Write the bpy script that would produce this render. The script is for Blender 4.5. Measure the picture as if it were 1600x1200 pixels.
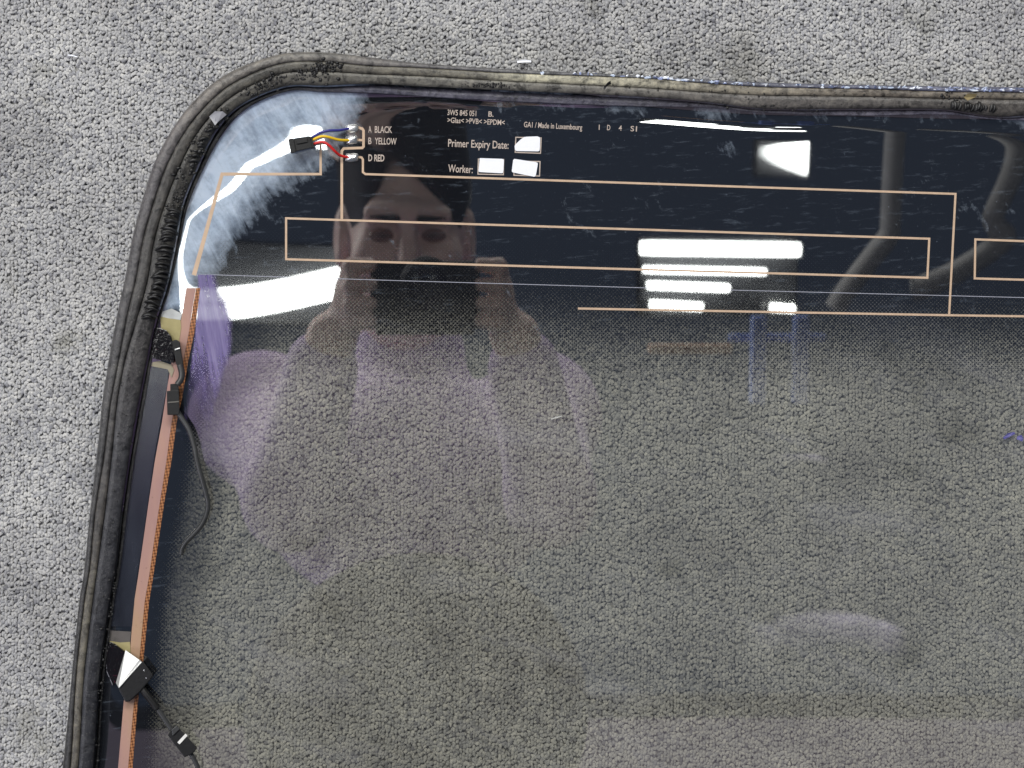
import bpy, bmesh, math, random
import numpy as np
from mathutils import Vector, Matrix

random.seed(7)
RNG = np.random.default_rng(7)
for o in list(bpy.data.objects):
    bpy.data.objects.remove(o, do_unlink=True)
SC = bpy.context.scene
COL = SC.collection

# ------------------------------------------------------------------ camera, world, lights, exposure
HC = 1.0                                   # lens height above the lowest point of the pane
cam_d = bpy.data.cameras.new('view_camera')
cam_d.sensor_width = 36.0
cam_d.lens = 36.0 * HC / 0.64
cam_d.dof.use_dof = True
cam_d.dof.focus_distance = HC-0.02
cam_d.dof.aperture_fstop = 20.0
cam_d.clip_start = 0.005
cam_d.clip_end = 100
cam = bpy.data.objects.new('view_camera', cam_d)
cam.location = (0, 0, HC)
COL.objects.link(cam)
SC.camera = cam

W = bpy.data.worlds.new('World'); SC.world = W; W.use_nodes = True
bg = W.node_tree.nodes['Background']
bg.inputs[0].default_value = (0.50, 0.66, 1.0, 1)
bg.inputs[1].default_value = 0.10

def area_light(name, loc, target, sx, sy, power, color):
    d = bpy.data.lights.new(name, 'AREA'); d.shape = 'RECTANGLE'; d.size = sx; d.size_y = sy
    d.energy = power; d.color = color
    o = bpy.data.objects.new(name, d); o.location = loc
    o.rotation_euler = (Vector(target) - Vector(loc)).to_track_quat('-Z', 'Y').to_euler()
    COL.objects.link(o); return o
area_light('workshop_light', (-1.55, 0.95, 2.6), (0, 0, 0), 1.3, 0.6, 54, (1.0, 0.985, 0.96))
area_light('workshop_light', (0.35, 2.3, 2.9), (0, 0, 0), 2.4, 0.8, 98, (1.0, 0.985, 0.95))
area_light('workshop_light', (-2.4, -1.4, 2.4), (0, -0.2, 0), 1.2, 1.0, 34, (0.86, 0.86, 1.0))

SC.view_settings.view_transform = 'Standard'
SC.view_settings.look = 'None'
SC.view_settings.exposure = 0.0
SC.view_settings.gamma = 1.0
SC.view_settings.use_curve_mapping = False
SC.render.engine = 'CYCLES'
SC.cycles.use_denoising = True
SC.cycles.max_bounces = 7
SC.cycles.transparent_max_bounces = 24
SC.cycles.sample_clamp_indirect = 8
SC.cycles.caustics_reflective = False
SC.cycles.caustics_refractive = False

# ------------------------------------------------------------------ helpers: materials
class NT:
    def __init__(self, name):
        self.m = bpy.data.materials.new(name); self.m.use_nodes = True
        self.t = self.m.node_tree; self.t.nodes.clear()
        self.out = self.t.nodes.new('ShaderNodeOutputMaterial')
    def n(self, typ, **kw):
        nd = self.t.nodes.new(typ)
        for k, v in kw.items():
            if k.startswith('i_'):
                key = k[2:]
                key = int(key) if key.isdigit() else key.replace('_', ' ')
                self.set(nd.inputs[key], v)
            else:
                setattr(nd, k, v)
        return nd
    def set(self, inp, v):
        if hasattr(v, 'is_output') or isinstance(v, bpy.types.NodeSocket):
            self.t.links.new(v, inp)
        else:
            inp.default_value = v
    def math(self, op, a, b=None, c=None, clamp=False):
        nd = self.t.nodes.new('ShaderNodeMath'); nd.operation = op; nd.use_clamp = clamp
        self.set(nd.inputs[0], a)
        if b is not None: self.set(nd.inputs[1], b)
        if c is not None: self.set(nd.inputs[2], c)
        return nd.outputs[0]
    def coord(self):
        return self.n('ShaderNodeTexCoord').outputs['Object']
    def mapping(self, vec, scale=(1, 1, 1), rot=(0, 0, 0)):
        if any(rot): vec = self.n('ShaderNodeMapping', i_Vector=vec, i_Rotation=rot).outputs[0]
        return self.n('ShaderNodeMapping', i_Vector=vec, i_Scale=scale).outputs[0]
    def noise(self, vec, scale, detail=4, rough=0.55, dist=0.0):
        return self.n('ShaderNodeTexNoise', i_Vector=vec, i_Scale=scale, i_Detail=detail, i_Roughness=rough, i_Distortion=dist).outputs['Fac']
    def ramp(self, fac, stops):
        nd = self.n('ShaderNodeValToRGB', i_Fac=fac); cr = nd.color_ramp
        while len(cr.elements) < len(stops): cr.elements.new(0.5)
        for e, (p, c) in zip(cr.elements, stops):
            e.position = p; e.color = c if len(c) == 4 else (*c, 1)
        return nd.outputs[0]
    def mixc(self, fac, a, b, mode='MIX'):
        nd = self.n('ShaderNodeMix', data_type='RGBA', blend_type=mode)
        self.set(nd.inputs[0], fac); self.set(nd.inputs[6], a); self.set(nd.inputs[7], b)
        return nd.outputs[2]
    def mixs(self, fac, a, b):
        nd = self.n('ShaderNodeMixShader'); self.set(nd.inputs[0], fac)
        self.t.links.new(a, nd.inputs[1]); self.t.links.new(b, nd.inputs[2]); return nd.outputs[0]
    def bump(self, h, strength=0.3, dist=0.001, normal=None):
        nd = self.n('ShaderNodeBump', i_Height=h, i_Strength=strength, i_Distance=dist)
        if normal is not None: self.set(nd.inputs['Normal'], normal)
        return nd.outputs[0]
    def attr(self, name, kind='Fac'):
        return self.n('ShaderNodeAttribute', attribute_name=name).outputs[kind]
    def bsdf(self, color, rough=0.5, metal=0.0, ior=1.5, normal=None, **kw):
        b = self.n('ShaderNodeBsdfPrincipled')
        self.set(b.inputs['Base Color'], color if not isinstance(color, tuple) else (*color[:3], 1))
        self.set(b.inputs['Roughness'], rough); self.set(b.inputs['Metallic'], metal); self.set(b.inputs['IOR'], ior)
        if normal is not None: self.set(b.inputs['Normal'], normal)
        for k, v in kw.items(): self.set(b.inputs[k.replace('_', ' ')], v)
        return b.outputs[0]
    def done(self, sh):
        self.t.links.new(sh, self.out.inputs['Surface']); return self.m

def sr(r, g, b):                            # 8-bit display colour to linear
    f = lambda c: ((c/255+0.055)/1.055)**2.4 if c > 10 else c/255/12.92
    return (f(r), f(g), f(b))

def simple_mat(name, color, rough=0.5, metal=0.0, var=0.25, scale=300, bump=0.15, ior=1.5, spec=None):
    t = NT(name); c = t.coord(); nz = t.noise(c, scale, 5, 0.6)
    col = t.mixc(t.math('MULTIPLY', nz, 1.0), (*[x*(1-var) for x in color], 1), (*[min(1, x*(1+var)) for x in color], 1))
    kw = {} if spec is None else {'Specular_IOR_Level': spec}
    return t.done(t.bsdf(col, t.math('ADD', rough-0.06, t.math('MULTIPLY', nz, 0.12)), metal, ior, t.bump(nz, bump, 0.0005), **kw))

# ------------------------------------------------------------------ helpers: objects
def link(name, me, mat=None, parent=None, smooth=True):
    o = bpy.data.objects.new(name, me); COL.objects.link(o)
    if mat is not None and len(me.materials) == 0: me.materials.append(mat)
    if parent is not None: o.parent = parent
    if smooth and len(me.polygons):
        me.polygons.foreach_set('use_smooth', [True]*len(me.polygons))
    return o
def mesh_np(name, verts, faces):
    me = bpy.data.meshes.new(name)
    me.from_pydata([tuple(map(float, v)) for v in verts], [], [tuple(int(i) for i in f) for f in faces])
    me.update(); return me
def mesh_fast(name, V, F):
    me = bpy.data.meshes.new(name); V = np.asarray(V, np.float32); F = np.asarray(F, np.int32); k = F.shape[1]
    me.vertices.add(len(V)); me.vertices.foreach_set('co', V.ravel())
    me.loops.add(F.size); me.loops.foreach_set('vertex_index', F.ravel())
    me.polygons.add(len(F)); me.polygons.foreach_set('loop_start', np.arange(0, F.size, k, dtype=np.int32))
    me.update(calc_edges=True); return me
def tag(o, label=None, cat=None, group=None, kind=None):
    if label: o['label'] = label
    if cat: o['category'] = cat
    if group: o['group'] = group
    if kind: o['kind'] = kind
    return o
def float_attr(me, name, vals):
    a = me.attributes.new(name, 'FLOAT', 'POINT'); a.data.foreach_set('value', np.asarray(vals, np.float32))
def color_attr(me, name, cols):
    a = me.attributes.new(name, 'FLOAT_COLOR', 'POINT')
    c = np.ones((len(cols), 4), np.float32); c[:, :3] = cols; a.data.foreach_set('color', c.ravel())
def catmull(P, n=12, closed=False):
    P = np.asarray(P, float)
    Q = np.vstack([P[-1:], P, P[:2]]) if closed else np.vstack([2*P[0]-P[1], P, 2*P[-1]-P[-2]])
    out = []
    for i in range(1, len(Q)-2):
        p0, p1, p2, p3 = Q[i-1], Q[i], Q[i+1], Q[i+2]
        for t in np.linspace(0, 1, n, endpoint=False):
            out.append(0.5*((2*p1)+(-p0+p2)*t+(2*p0-5*p1+4*p2-p3)*t*t+(-p0+3*p1-3*p2+p3)*t**3))
    if not closed: out.append(P[-1])
    return np.array(out)
_NG = RNG.random((256, 256))
def vnoise(x, y):
    x = np.asarray(x, float); y = np.asarray(y, float)
    xi = np.floor(x).astype(int); yi = np.floor(y).astype(int); fx = x-xi; fy = y-yi
    fx = fx*fx*(3-2*fx); fy = fy*fy*(3-2*fy)
    g = lambda a, b: _NG[a & 255, b & 255]
    return (g(xi, yi)*(1-fx)+g(xi+1, yi)*fx)*(1-fy)+(g(xi, yi+1)*(1-fx)+g(xi+1, yi+1)*fx)*fy
def fnoise(x, y, o=4):
    s = 0; a = 0.5
    for k in range(o):
        s = s+a*vnoise(x*2**k+17*k, y*2**k+31*k); a *= 0.5
    return s

# ------------------------------------------------------------------ the window's shape
# Drawn in units of 0.4 mm on the pane (x to the right, y down, origin at the top left of the picture).
U = 0.0004
CX, CY = 0.34, -0.212                       # centre of the window
KX, KY = 0.133, 0.22                        # curvature, concave side up
# stations round the frame: outer edge, bead, band groove, band edge, lip edge
ST = [
 ((80,1330),(92,1330),(104,1330),(130,1330),(136,1330)),
 ((98,1200),(110,1200),(122,1200),(147,1200),(153,1200)),
 ((112,1060),(119,1060),(131,1060),(156,1060),(163,1060)),
 ((124,940),(132,940),(145,940),(172,940),(179,940)),
 ((132,890),(140,890),(152,890),(181,890),(188,890)),
 ((141,800),(149,800),(164,800),(191,800),(199,800)),
 ((152,710),(163,710),(175,710),(204,710),(212,710)),
 ((160,630),(173,630),(183,630),(218,630),(226,630)),
 ((171,560),(186,561),(196,562),(231,563),(237,564)),
 ((184,490),(199,492),(215,495),(245,499),(250,500)),
 ((197,430),(213,433),(231,437),(262,443),(267,445)),
 ((209,365),(225,369),(242,372),(275,380),(281,382)),
 ((226,303),(243,308),(260,313),(286,321),(293,324)),
 ((245,248),(262,256),(280,263),(307,267),(314,272)),
 ((285,180),(299,192),(312,203),(338,204),(346,212)),
 ((345,122),(354,137),(363,151),(379,163),(385,170)),
 ((430,87),(433,101),(438,116),(446,136),(449,143)),
 ((500,82),(502,96),(504,112),(506,135),(507,144)),
 ((578,90),(578,103),(578,116),(578,132),(578,146)),
 ((656,99),(656,106),(656,119),(656,136),(656,151)),
 ((812,109),(812,115),(812,128),(812,143),(812,160)),
 ((1000,118),(1000,122),(1000,137),(1000,152),(1000,167)),
 ((1100,124),(1100,130),(1100,144),(1100,160),(1100,168)),
 ((1194,129),(1194,136),(1194,149),(1194,171),(1194,176)),
 ((1350,133),(1350,139),(1350,151),(1350,171),(1350,181)),
 ((1475,135),(1475,143),(1475,154),(1475,172),(1475,179)),
 ((1560,136),(1560,144),(1560,155),(1560,184),(1560,187)),
 ((1650,137),(1650,145),(1650,157),(1650,178),(1650,188)),
]
def build_loop():
    s = np.array(ST, float)                                        # n,5,2
    mir = s[:-1][::-1].copy(); mir[:, :, 0] = 3300-mir[:, :, 0]      # right half
    # bottom: corners and edge, the lower side a little wider than the upper one
    def low(ox, oy, dx, dy):
        w = np.array([0, 13, 26, 52, 60.0]); return np.stack([ox+dx*w, oy+dy*w], 1)
    right_low = [low(3262, 1560, -1, 0), low(3275, 1750, -1, -.1), low(3235, 1860, -.8, -.6), low(3120, 1910, -.2, -1), low(2700, 1935, 0, -1), low(2200, 1945, 0, -1)]
    mid = [low(1650, 1950, 0, -1)]
    left_low = []
    for r in right_low[::-1]:
        q = r.copy(); q[:, 0] = 3300-q[:, 0]; left_low.append(q)
    allst = list(s)+list(mir)+right_low+mid+left_low
    A = np.array(allst)
    # densify each curve with the same parameter, more finely where the frame is in view
    n = len(A); outp = []; tt = []
    for i in range(n):
        p0, p1, p2, p3 = A[(i-1) % n], A[i], A[(i+1) % n], A[(i+2) % n]
        L = np.linalg.norm(p2[2]-p1[2]); inview = i < len(ST)
        k = max(4, int(L/(4.0 if inview else 16.0)))
        for t in np.linspace(0, 1, k, endpoint=False):
            # chord-length aware: limit tangents
            m1 = (p2-p0)*0.5; m2 = (p3-p1)*0.5
            l1 = np.linalg.norm(m1, axis=1, keepdims=True); l2 = np.linalg.norm(m2, axis=1, keepdims=True)
            m1 = m1/np.maximum(l1, 1e-6)*np.minimum(l1, L); m2 = m2/np.maximum(l2, 1e-6)*np.minimum(l2, L)
            h00 = 2*t**3-3*t*t+1; h10 = t**3-2*t*t+t; h01 = -2*t**3+3*t*t; h11 = t**3-t*t
            outp.append(h00*p1+h10*m1+h01*p2+h11*m2); tt.append(i+t)
    return np.array(outp), np.array(tt)
LOOP, LT = build_loop()                      # N,5,2  and station parameter
NL = len(LOOP)

_e = LOOP[:, 3]-LOOP[:, 2]; _e = LOOP[:, 2]+_e/np.linalg.norm(_e, axis=1, keepdims=True)*18.0
_B = np.stack([(_e[:, 0]-800)*U*0.965, (600-_e[:, 1])*U*0.965], 1)               # where the bend of the edge starts, in metres
_B = _B[::2] if NL > 900 else _B
_seg0 = _B; _seg1 = np.roll(_B, -1, 0)
def edge_distance(X, Y):
    X = np.asarray(X, float).ravel(); Y = np.asarray(Y, float).ravel(); out = np.empty(len(X))
    d = _seg1-_seg0; dd = (d**2).sum(1)+1e-12
    for a in range(0, len(X), 4000):
        px = X[a:a+4000, None]; py = Y[a:a+4000, None]
        t = np.clip(((px-_seg0[:, 0])*d[:, 0]+(py-_seg0[:, 1])*d[:, 1])/dd, 0, 1)
        qx = _seg0[:, 0]+t*d[:, 0]-px; qy = _seg0[:, 1]+t*d[:, 1]-py
        dist = np.sqrt((qx*qx+qy*qy).min(1))
        x0, y0, x1, y1 = _seg0[:, 0], _seg0[:, 1], _seg1[:, 0], _seg1[:, 1]
        cr = ((y0 > py) != (y1 > py)) & (px < (x1-x0)*(py-y0)/(y1-y0+1e-15)+x0)
        out[a:a+4000] = np.where(cr.sum(1) % 2 == 1, dist, -dist)
    return out
W1, W2, C2 = 0.110, 0.021, 0.17
def zg(X, Y):
    X = np.asarray(X, float); Y = np.asarray(Y, float); sh = X.shape
    d = edge_distance(X, Y).reshape(sh)
    z = 0.5*KX*(X-CX)**2+0.5*KY*(Y-CY)**2
    c1 = np.interp(X, [-0.15, -0.115, -0.08, -0.05, 0.03, 0.07, 0.10, 0.13], [0.096, 0.094, 0.054, 0.024, 0.024, 0.031, 0.035, 0.036])
    q = np.clip((Y-0.100)/0.055, 0, 1); f = np.clip((-0.06-X)/0.06, 0, 1); f = 0.85*f*f*(3-2*f); c1 = c1*(1-f+f*q*q*(3-2*q))      # the corner is bent more than the long upper edge
    w1 = np.interp(X, [-0.05, 0.09], [W1, 0.060]); c1 = c1*np.interp(X, [0.0, 0.1], [1.0, 0.62])
    for w, c in ((w1, c1), (W2, C2)):
        u = np.clip((w-d)/w, 0, 1.25); z = z+c*w*0.25*u**4
    return z
def zg_normals(X, Y, e=0.0015):
    gx = (zg(X+e, Y)-zg(X-e, Y))/(2*e); gy = (zg(X, Y+e)-zg(X, Y-e))/(2*e)
    n = np.stack([-gx, -gy, np.ones_like(gx)], -1)
    return n/np.linalg.norm(n, axis=-1, keepdims=True)
def on_pane(uv, dz=0.0):
    """points of the drawing -> points on the pane, dz metres above it"""
    uv = np.asarray(uv, float).reshape(-1, 2); dz = np.broadcast_to(np.asarray(dz, float), (len(uv),))
    z = np.full(len(uv), 0.03)
    for _ in range(3):
        f = (HC-z)/HC
        X = (uv[:, 0]-800)*U*f; Y = (600-uv[:, 1])*U*f
        z = zg(X, Y)+dz
    return np.stack([X, Y, z], 1)

# ------------------------------------------------------------------ carpet
CARPET_Z = -0.0085
def carpet_material(plain=False):
    t = NT('carpet_wool'); c = t.coord()
    if plain:
        v = t.n('ShaderNodeTexVoronoi', i_Vector=c, i_Scale=300).outputs
        sh = v['Color']; g = t.n('ShaderNodeSeparateColor', i_Color=sh).outputs[0]
    else:
        g = t.attr('shade')
    col = t.ramp(g, [(0.0, (0.20, 0.20, 0.22)), (0.16, (0.33, 0.333, 0.35)), (0.55, (0.455, 0.453, 0.45)), (1.0, (0.57, 0.56, 0.54))])
    big = t.noise(c, 6.5, 6, 0.65)
    col = t.mixc(t.math('MULTIPLY', t.math('SUBTRACT', big, 0.42, clamp=True), 1.9, clamp=True), col, (0.34, 0.335, 0.335, 1), 'MIX')
    st = t.noise(c, 22.0, 3, 0.6)
    col = t.mixc(t.math('MULTIPLY', t.math('SUBTRACT', st, 0.60, clamp=True), 3.5, clamp=True), col, (0.16, 0.155, 0.115, 1), 'MIX')
    big2 = t.noise(c, 8.0, 6, 0.68, 0.4)
    col = t.mixc(1.0, col, t.ramp(big2, [(0.32, (0.74, 0.735, 0.735)), (0.5, (1.0, 1.0, 1.0)), (0.68, (1.16, 1.16, 1.15))]), 'MULTIPLY')
    fib = t.noise(c, 1500, 4, 0.7)
    col = t.mixc(t.math('MULTIPLY', fib, 0.55), col, (0.16, 0.165, 0.18, 1), 'MULTIPLY') if False else t.mixc(0.55, col, t.ramp(fib, [(0.32, (0.42, 0.43, 0.46)), (0.66, (1.34, 1.34, 1.30))]), 'MULTIPLY')
    return t.done(t.bsdf(col, 0.9, normal=t.bump(fib, 0.6, 0.0008), Sheen_Weight=0.15))
MAT_CARPET = carpet_material(); MAT_CARPET_FAR = carpet_material(True)

me = mesh_np('floor', [(-4, -4, CARPET_Z-0.0031), (4, -4, CARPET_Z-0.0031), (4, 4, CARPET_Z-0.0031), (-4, 4, CARPET_Z-0.0031)], [(0, 1, 2, 3)])
floor = tag(link('floor', me, MAT_CARPET_FAR), kind='structure')

def build_pile():
    pitch = 0.00205
    xs = np.arange(-0.43, 0.43, pitch); ys = np.arange(-0.335, 0.335, pitch*0.98)
    gx, gy = np.meshgrid(xs, ys); n = gx.size
    row = np.arange(len(xs))[None, :].repeat(len(ys), 0)
    x = (gx+RNG.normal(0, 0.00034, gx.shape)+0.0012*(fnoise(gx*25, gy*25)-.5)).ravel()
    y = (gy+RNG.normal(0, 0.0006, gx.shape)+(row % 2)*pitch*0.5+0.002*(fnoise(gx*20+9, gy*20)-.5)).ravel()
    a = RNG.normal(math.pi/2, 0.75, n)
    rl = RNG.uniform(0.0011, 0.0020, n); rw = RNG.uniform(0.0008, 0.0013, n)
    hh = RNG.uniform(0.0036, 0.0042, n)
    lx = RNG.normal(0, 0.0005, n); ly = RNG.normal(-0.0003, 0.0006, n)
    K = 5; ang = np.arange(K)*2*math.pi/K
    ring = []
    for rad, hz, lean in ((1.15, 0.66, 0.0), (0.62, 0.92, 0.8)):
        ex = np.cos(ang)[None]*rl[:, None]*rad; ey = np.sin(ang)[None]*rw[:, None]*rad
        X = x[:, None]+ex*np.cos(a)[:, None]-ey*np.sin(a)[:, None]+lx[:, None]*lean
        Y = y[:, None]+ex*np.sin(a)[:, None]+ey*np.cos(a)[:, None]+ly[:, None]*lean
        Z = np.broadcast_to((CARPET_Z-0.0042+hh*hz)[:, None], X.shape)
        ring.append(np.stack([X, Y, Z], -1))
    top = np.stack([x+lx, y+ly, CARPET_Z-0.0042+hh], -1)[:, None]
    V = np.concatenate(ring+[top], 1)                 # n,11,3
    f = []
    for r in range(1):
        for k in range(K):
            f += [(r*K+k, r*K+(k+1) % K, (r+1)*K+(k+1) % K), (r*K+k, (r+1)*K+(k+1) % K, (r+1)*K+k)]
    for k in range(K): f.append((K+k, K+(k+1) % K, 2*K))
    f = np.array(f); F = (f[None]+(np.arange(n)*11)[:, None, None]).reshape(-1, 3)
    me = mesh_fast('carpet_pile', V.reshape(-1, 3), F)
    sh = np.clip(RNG.normal(0.53, 0.24, n)+0.30*(fnoise(x*60, y*60)-.47), 0, 1)
    float_attr(me, 'shade', np.repeat(sh, 11))
    return me
pile = link('carpet_pile', build_pile(), MAT_CARPET, floor)
tag(pile, kind='stuff')

# ------------------------------------------------------------------ materials of the window
def glass_material(k=1.0):
    t = NT('tinted_glass')
    geo = t.n('ShaderNodeNewGeometry')
    cs = t.math('ABSOLUTE', t.n('ShaderNodeVectorMath', operation='DOT_PRODUCT', i_0=geo.outputs['Normal'], i_1=geo.outputs['Incoming']).outputs['Value'])
    fr = t.math('ADD', 0.19*k, t.math('MULTIPLY', 0.81*k, t.math('POWER', t.math('SUBTRACT', 1.0, cs, clamp=True), 5.0)))
    c = t.coord()
    tr = t.n('ShaderNodeBsdfTransparent', i_Color=(0.962, 0.960, 0.922, 1)).outputs[0]
    gl = t.n('ShaderNodeBsdfGlossy', i_Color=(1, 1, 1, 1), i_Roughness=0.006).outputs[0]
    s = t.mixs(fr, tr, gl)
    # a thin dusty film with wipe marks
    d1 = t.noise(t.mapping(c, (2.2, 9, 1), (0, 0, 0.35)), 3.0, 6, 0.62, 0.6)
    d2 = t.noise(c, 160, 4, 0.7)
    film = t.math('MULTIPLY', t.math('SUBTRACT', t.math('ADD', d1, t.math('MULTIPLY', d2, 0.12)), 0.60, clamp=True), 0.30, clamp=True)
    df = t.n('ShaderNodeBsdfDiffuse', i_Color=(0.55, 0.55, 0.62, 1)).outputs[0]
    return t.done(t.mixs(t.math('ADD', film, 0.012), s, df))
MAT_GLASS = glass_material(); MAT_GLASS_LOW = glass_material(0.45)

def frit_material():
    t = NT('black_ceramic_print'); c = t.coord()
    cov = t.attr('cover'); res = t.attr('residue_sheen')
    sep = t.n('ShaderNodeSeparateXYZ', i_Vector=t.mapping(c, (1/0.0017, 1/0.0017, 1), (0, 0, 0.785)))
    fx = t.math('SUBTRACT', t.math('FRACT', t.math('ADD', sep.outputs[0], 1000.0)), 0.5)
    fy = t.math('SUBTRACT', t.math('FRACT', t.math('ADD', sep.outputs[1], 1000.0)), 0.5)
    dist = t.math('SQRT', t.math('ADD', t.math('MULTIPLY', fx, fx), t.math('MULTIPLY', fy, fy)))
    rad = t.math('MULTIPLY', t.math('SQRT', t.math('MAXIMUM', cov, 0.0)), 0.74)
    hole = t.math('MULTIPLY', t.math('SUBTRACT', dist, rad), 14.0, clamp=True)
    # primer and wipe streaks away from the seal, mirrored lamp sheen put into their colour
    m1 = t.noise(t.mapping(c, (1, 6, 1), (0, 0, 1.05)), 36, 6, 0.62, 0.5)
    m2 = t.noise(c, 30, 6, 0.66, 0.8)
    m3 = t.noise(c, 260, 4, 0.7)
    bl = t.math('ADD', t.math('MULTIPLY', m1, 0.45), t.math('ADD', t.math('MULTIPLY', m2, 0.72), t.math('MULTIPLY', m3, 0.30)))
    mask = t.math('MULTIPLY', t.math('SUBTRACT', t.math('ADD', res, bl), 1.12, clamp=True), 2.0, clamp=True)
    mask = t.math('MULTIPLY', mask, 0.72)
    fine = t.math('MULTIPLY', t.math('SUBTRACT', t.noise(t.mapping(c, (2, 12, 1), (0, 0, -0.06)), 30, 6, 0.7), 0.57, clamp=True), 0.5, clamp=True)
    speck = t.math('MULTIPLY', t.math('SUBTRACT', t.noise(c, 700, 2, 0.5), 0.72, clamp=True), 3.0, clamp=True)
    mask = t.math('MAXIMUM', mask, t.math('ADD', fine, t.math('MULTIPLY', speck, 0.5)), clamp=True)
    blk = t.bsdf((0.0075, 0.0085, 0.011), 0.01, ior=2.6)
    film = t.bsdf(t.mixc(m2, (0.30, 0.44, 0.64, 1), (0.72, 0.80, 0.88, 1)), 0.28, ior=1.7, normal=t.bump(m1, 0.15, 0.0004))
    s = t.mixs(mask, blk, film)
    tr = t.n('ShaderNodeBsdfTransparent').outputs[0]
    return t.done(t.mixs(hole, s, tr))
MAT_FRIT = frit_material()

def rubber_material():
    t = NT('old_rubber'); c = t.coord()
    base = t.attr('Col', 'Color')
    n1 = t.noise(c, 75, 7, 0.72, 0.6); n2 = t.noise(c, 420, 5, 0.75); n3 = t.noise(c, 28, 6, 0.68, 1.4)
    col = t.mixc(1.0, base, t.ramp(n1, [(0.30, (0.5, 0.5, 0.51)), (0.48, (0.95, 0.95, 0.95)), (0.72, (1.45, 1.44, 1.38))]), 'MULTIPLY')
    col = t.mixc(t.math('MULTIPLY', t.math('SUBTRACT', n2, 0.55, clamp=True), 2.2, clamp=True), col, (0.015, 0.015, 0.015, 1))
    col = t.mixc(t.math('MULTIPLY', t.math('SUBTRACT', n3, 0.56, clamp=True), 1.5, clamp=True), col, (0.15, 0.145, 0.125, 1))
    n4 = t.noise(c, 900, 3, 0.6)
    col = t.mixc(t.math('MULTIPLY', t.math('SUBTRACT', n4, 0.60, clamp=True), 3.0, clamp=True), col, (0.24, 0.23, 0.21, 1))
    n5 = t.noise(c, 170, 6, 0.75, 1.0)
    col = t.mixc(1.0, col, t.ramp(n5, [(0.34, (0.25, 0.25, 0.25)), (0.5, (1, 1, 1)), (0.7, (1.5, 1.48, 1.4))]), 'MULTIPLY')
    nrm = t.bump(n2, 0.45, 0.0010, t.bump(n1, 0.25, 0.002))
    return t.done(t.bsdf(col, t.math('ADD', 0.20, t.math('MULTIPLY', n1, 0.34)), normal=nrm))
MAT_RUBBER = rubber_material()
MAT_GLUE = simple_mat('cut_black_adhesive', (0.016, 0.0155, 0.015), 0.45, var=0.5, scale=500, bump=0.6)
MAT_LINE = simple_mat('tan_silver_print', sr(194, 168, 142), 0.42, var=0.22, scale=160, bump=0.1)
MAT_TEXT = simple_mat('pale_print', sr(182, 168, 156), 0.5, var=0.35, scale=260, bump=0.1)
MAT_BLACKPL = simple_mat('black_plastic', (0.007, 0.007, 0.007), 0.5, var=0.4, scale=400, bump=0.25, spec=0.3)
MAT_CABLE = simple_mat('grey_black_cable', (0.035, 0.036, 0.036), 0.4, var=0.3, scale=300, bump=0.1)
MAT_SOLDER = simple_mat('solder_tin', (0.82, 0.82, 0.80), 0.30, metal=0.9, var=0.15, scale=700, bump=0.5)
MAT_STICKER = simple_mat('white_paper', (0.86, 0.87, 0.90), 0.6, var=0.05, scale=2500, bump=0.25)

root = bpy.data.objects.new('rear_windscreen', None); COL.objects.link(root)
root.location = (0, 0, 0)
tag(root, 'dark tinted car rear window lying inside up on grey carpet, rubber seal round its edge', 'car window')

# ------------------------------------------------------------------ pane: upper and lower face, closed rim
def build_pane():
    c = np.array([1650.0, 1130.0])
    edge = LOOP[:, 1, :]*0.35+LOOP[:, 2, :]*0.65            # under the seal
    s = [1.0]; step = 0.0022
    while s[-1] > 0.03:
        s.append(s[-1]-step); step = min(step*1.045, 0.02)
    s = np.array(s)
    uv = c+(edge[None]-c)*s[:, None, None]                 # R,N,2
    R = len(s); f = 0.97
    X = (uv[..., 0]-800)*U*f; Y = (600-uv[..., 1])*U*f
    Z = zg(X, Y)
    return X, Y, Z, R
PX, PY, PZ, PR = build_pane()
def quad_grid(R, N):
    i = np.arange(R-1)[:, None]*N; j = np.arange(N)[None]; jn = (j+1) % N
    return np.stack([i+j, i+N+j, i+N+jn, i+jn], -1).reshape(-1, 4)
def pane_mesh():
    N = NL; T = 0.0048
    top = np.stack([PX, PY, PZ], -1).reshape(-1, 3)
    zl = PZ-T+0.037*np.clip(PY-0.0374, 0, None)**2
    low = np.stack([PX, PY, zl], -1).reshape(-1, 3)
    q = quad_grid(PR, N)
    # counter-clockwise seen from above?
    v = top[q[0]]; up = np.cross(v[1]-v[0], v[2]-v[0])[2] > 0
    qt = q if up else q[:, ::-1]
    ql = (q[:, ::-1] if up else q)+len(top)
    j = np.arange(N); jn = (j+1) % N
    rim = np.stack([j, jn, jn+len(top), j+len(top)], -1)
    if not up: rim = rim[:, ::-1]
    Lr = (PR-1)*N
    cap_t = np.stack([Lr+j, Lr+jn], -1)
    V = np.vstack([top, low, [[PX[-1].mean(), PY[-1].mean(), PZ[-1].mean()]], [[PX[-1].mean(), PY[-1].mean(), zl[-1].mean()]]])
    me = bpy.data.meshes.new('pane')
    faces = [tuple(r) for r in qt.tolist()]+[tuple(r) for r in ql.tolist()]+[tuple(r) for r in rim.tolist()]
    ct, cl = len(V)-2, len(V)-1
    for a, b in cap_t.tolist():
        faces.append((b, a, ct) if up else (a, b, ct)); faces.append((a+len(top), b+len(top), cl) if up else (b+len(top), a+len(top), cl))
    me.from_pydata(V.tolist(), [], faces); me.update()
    me.materials.append(MAT_GLASS); me.materials.append(MAT_GLASS_LOW)
    mi = np.zeros(len(faces), np.int32); mi[len(qt):len(qt)+len(ql)] = 1; me.polygons.foreach_set('material_index', mi)
    return me
pane = link('glass_pane', pane_mesh(), MAT_GLASS, root)

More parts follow.
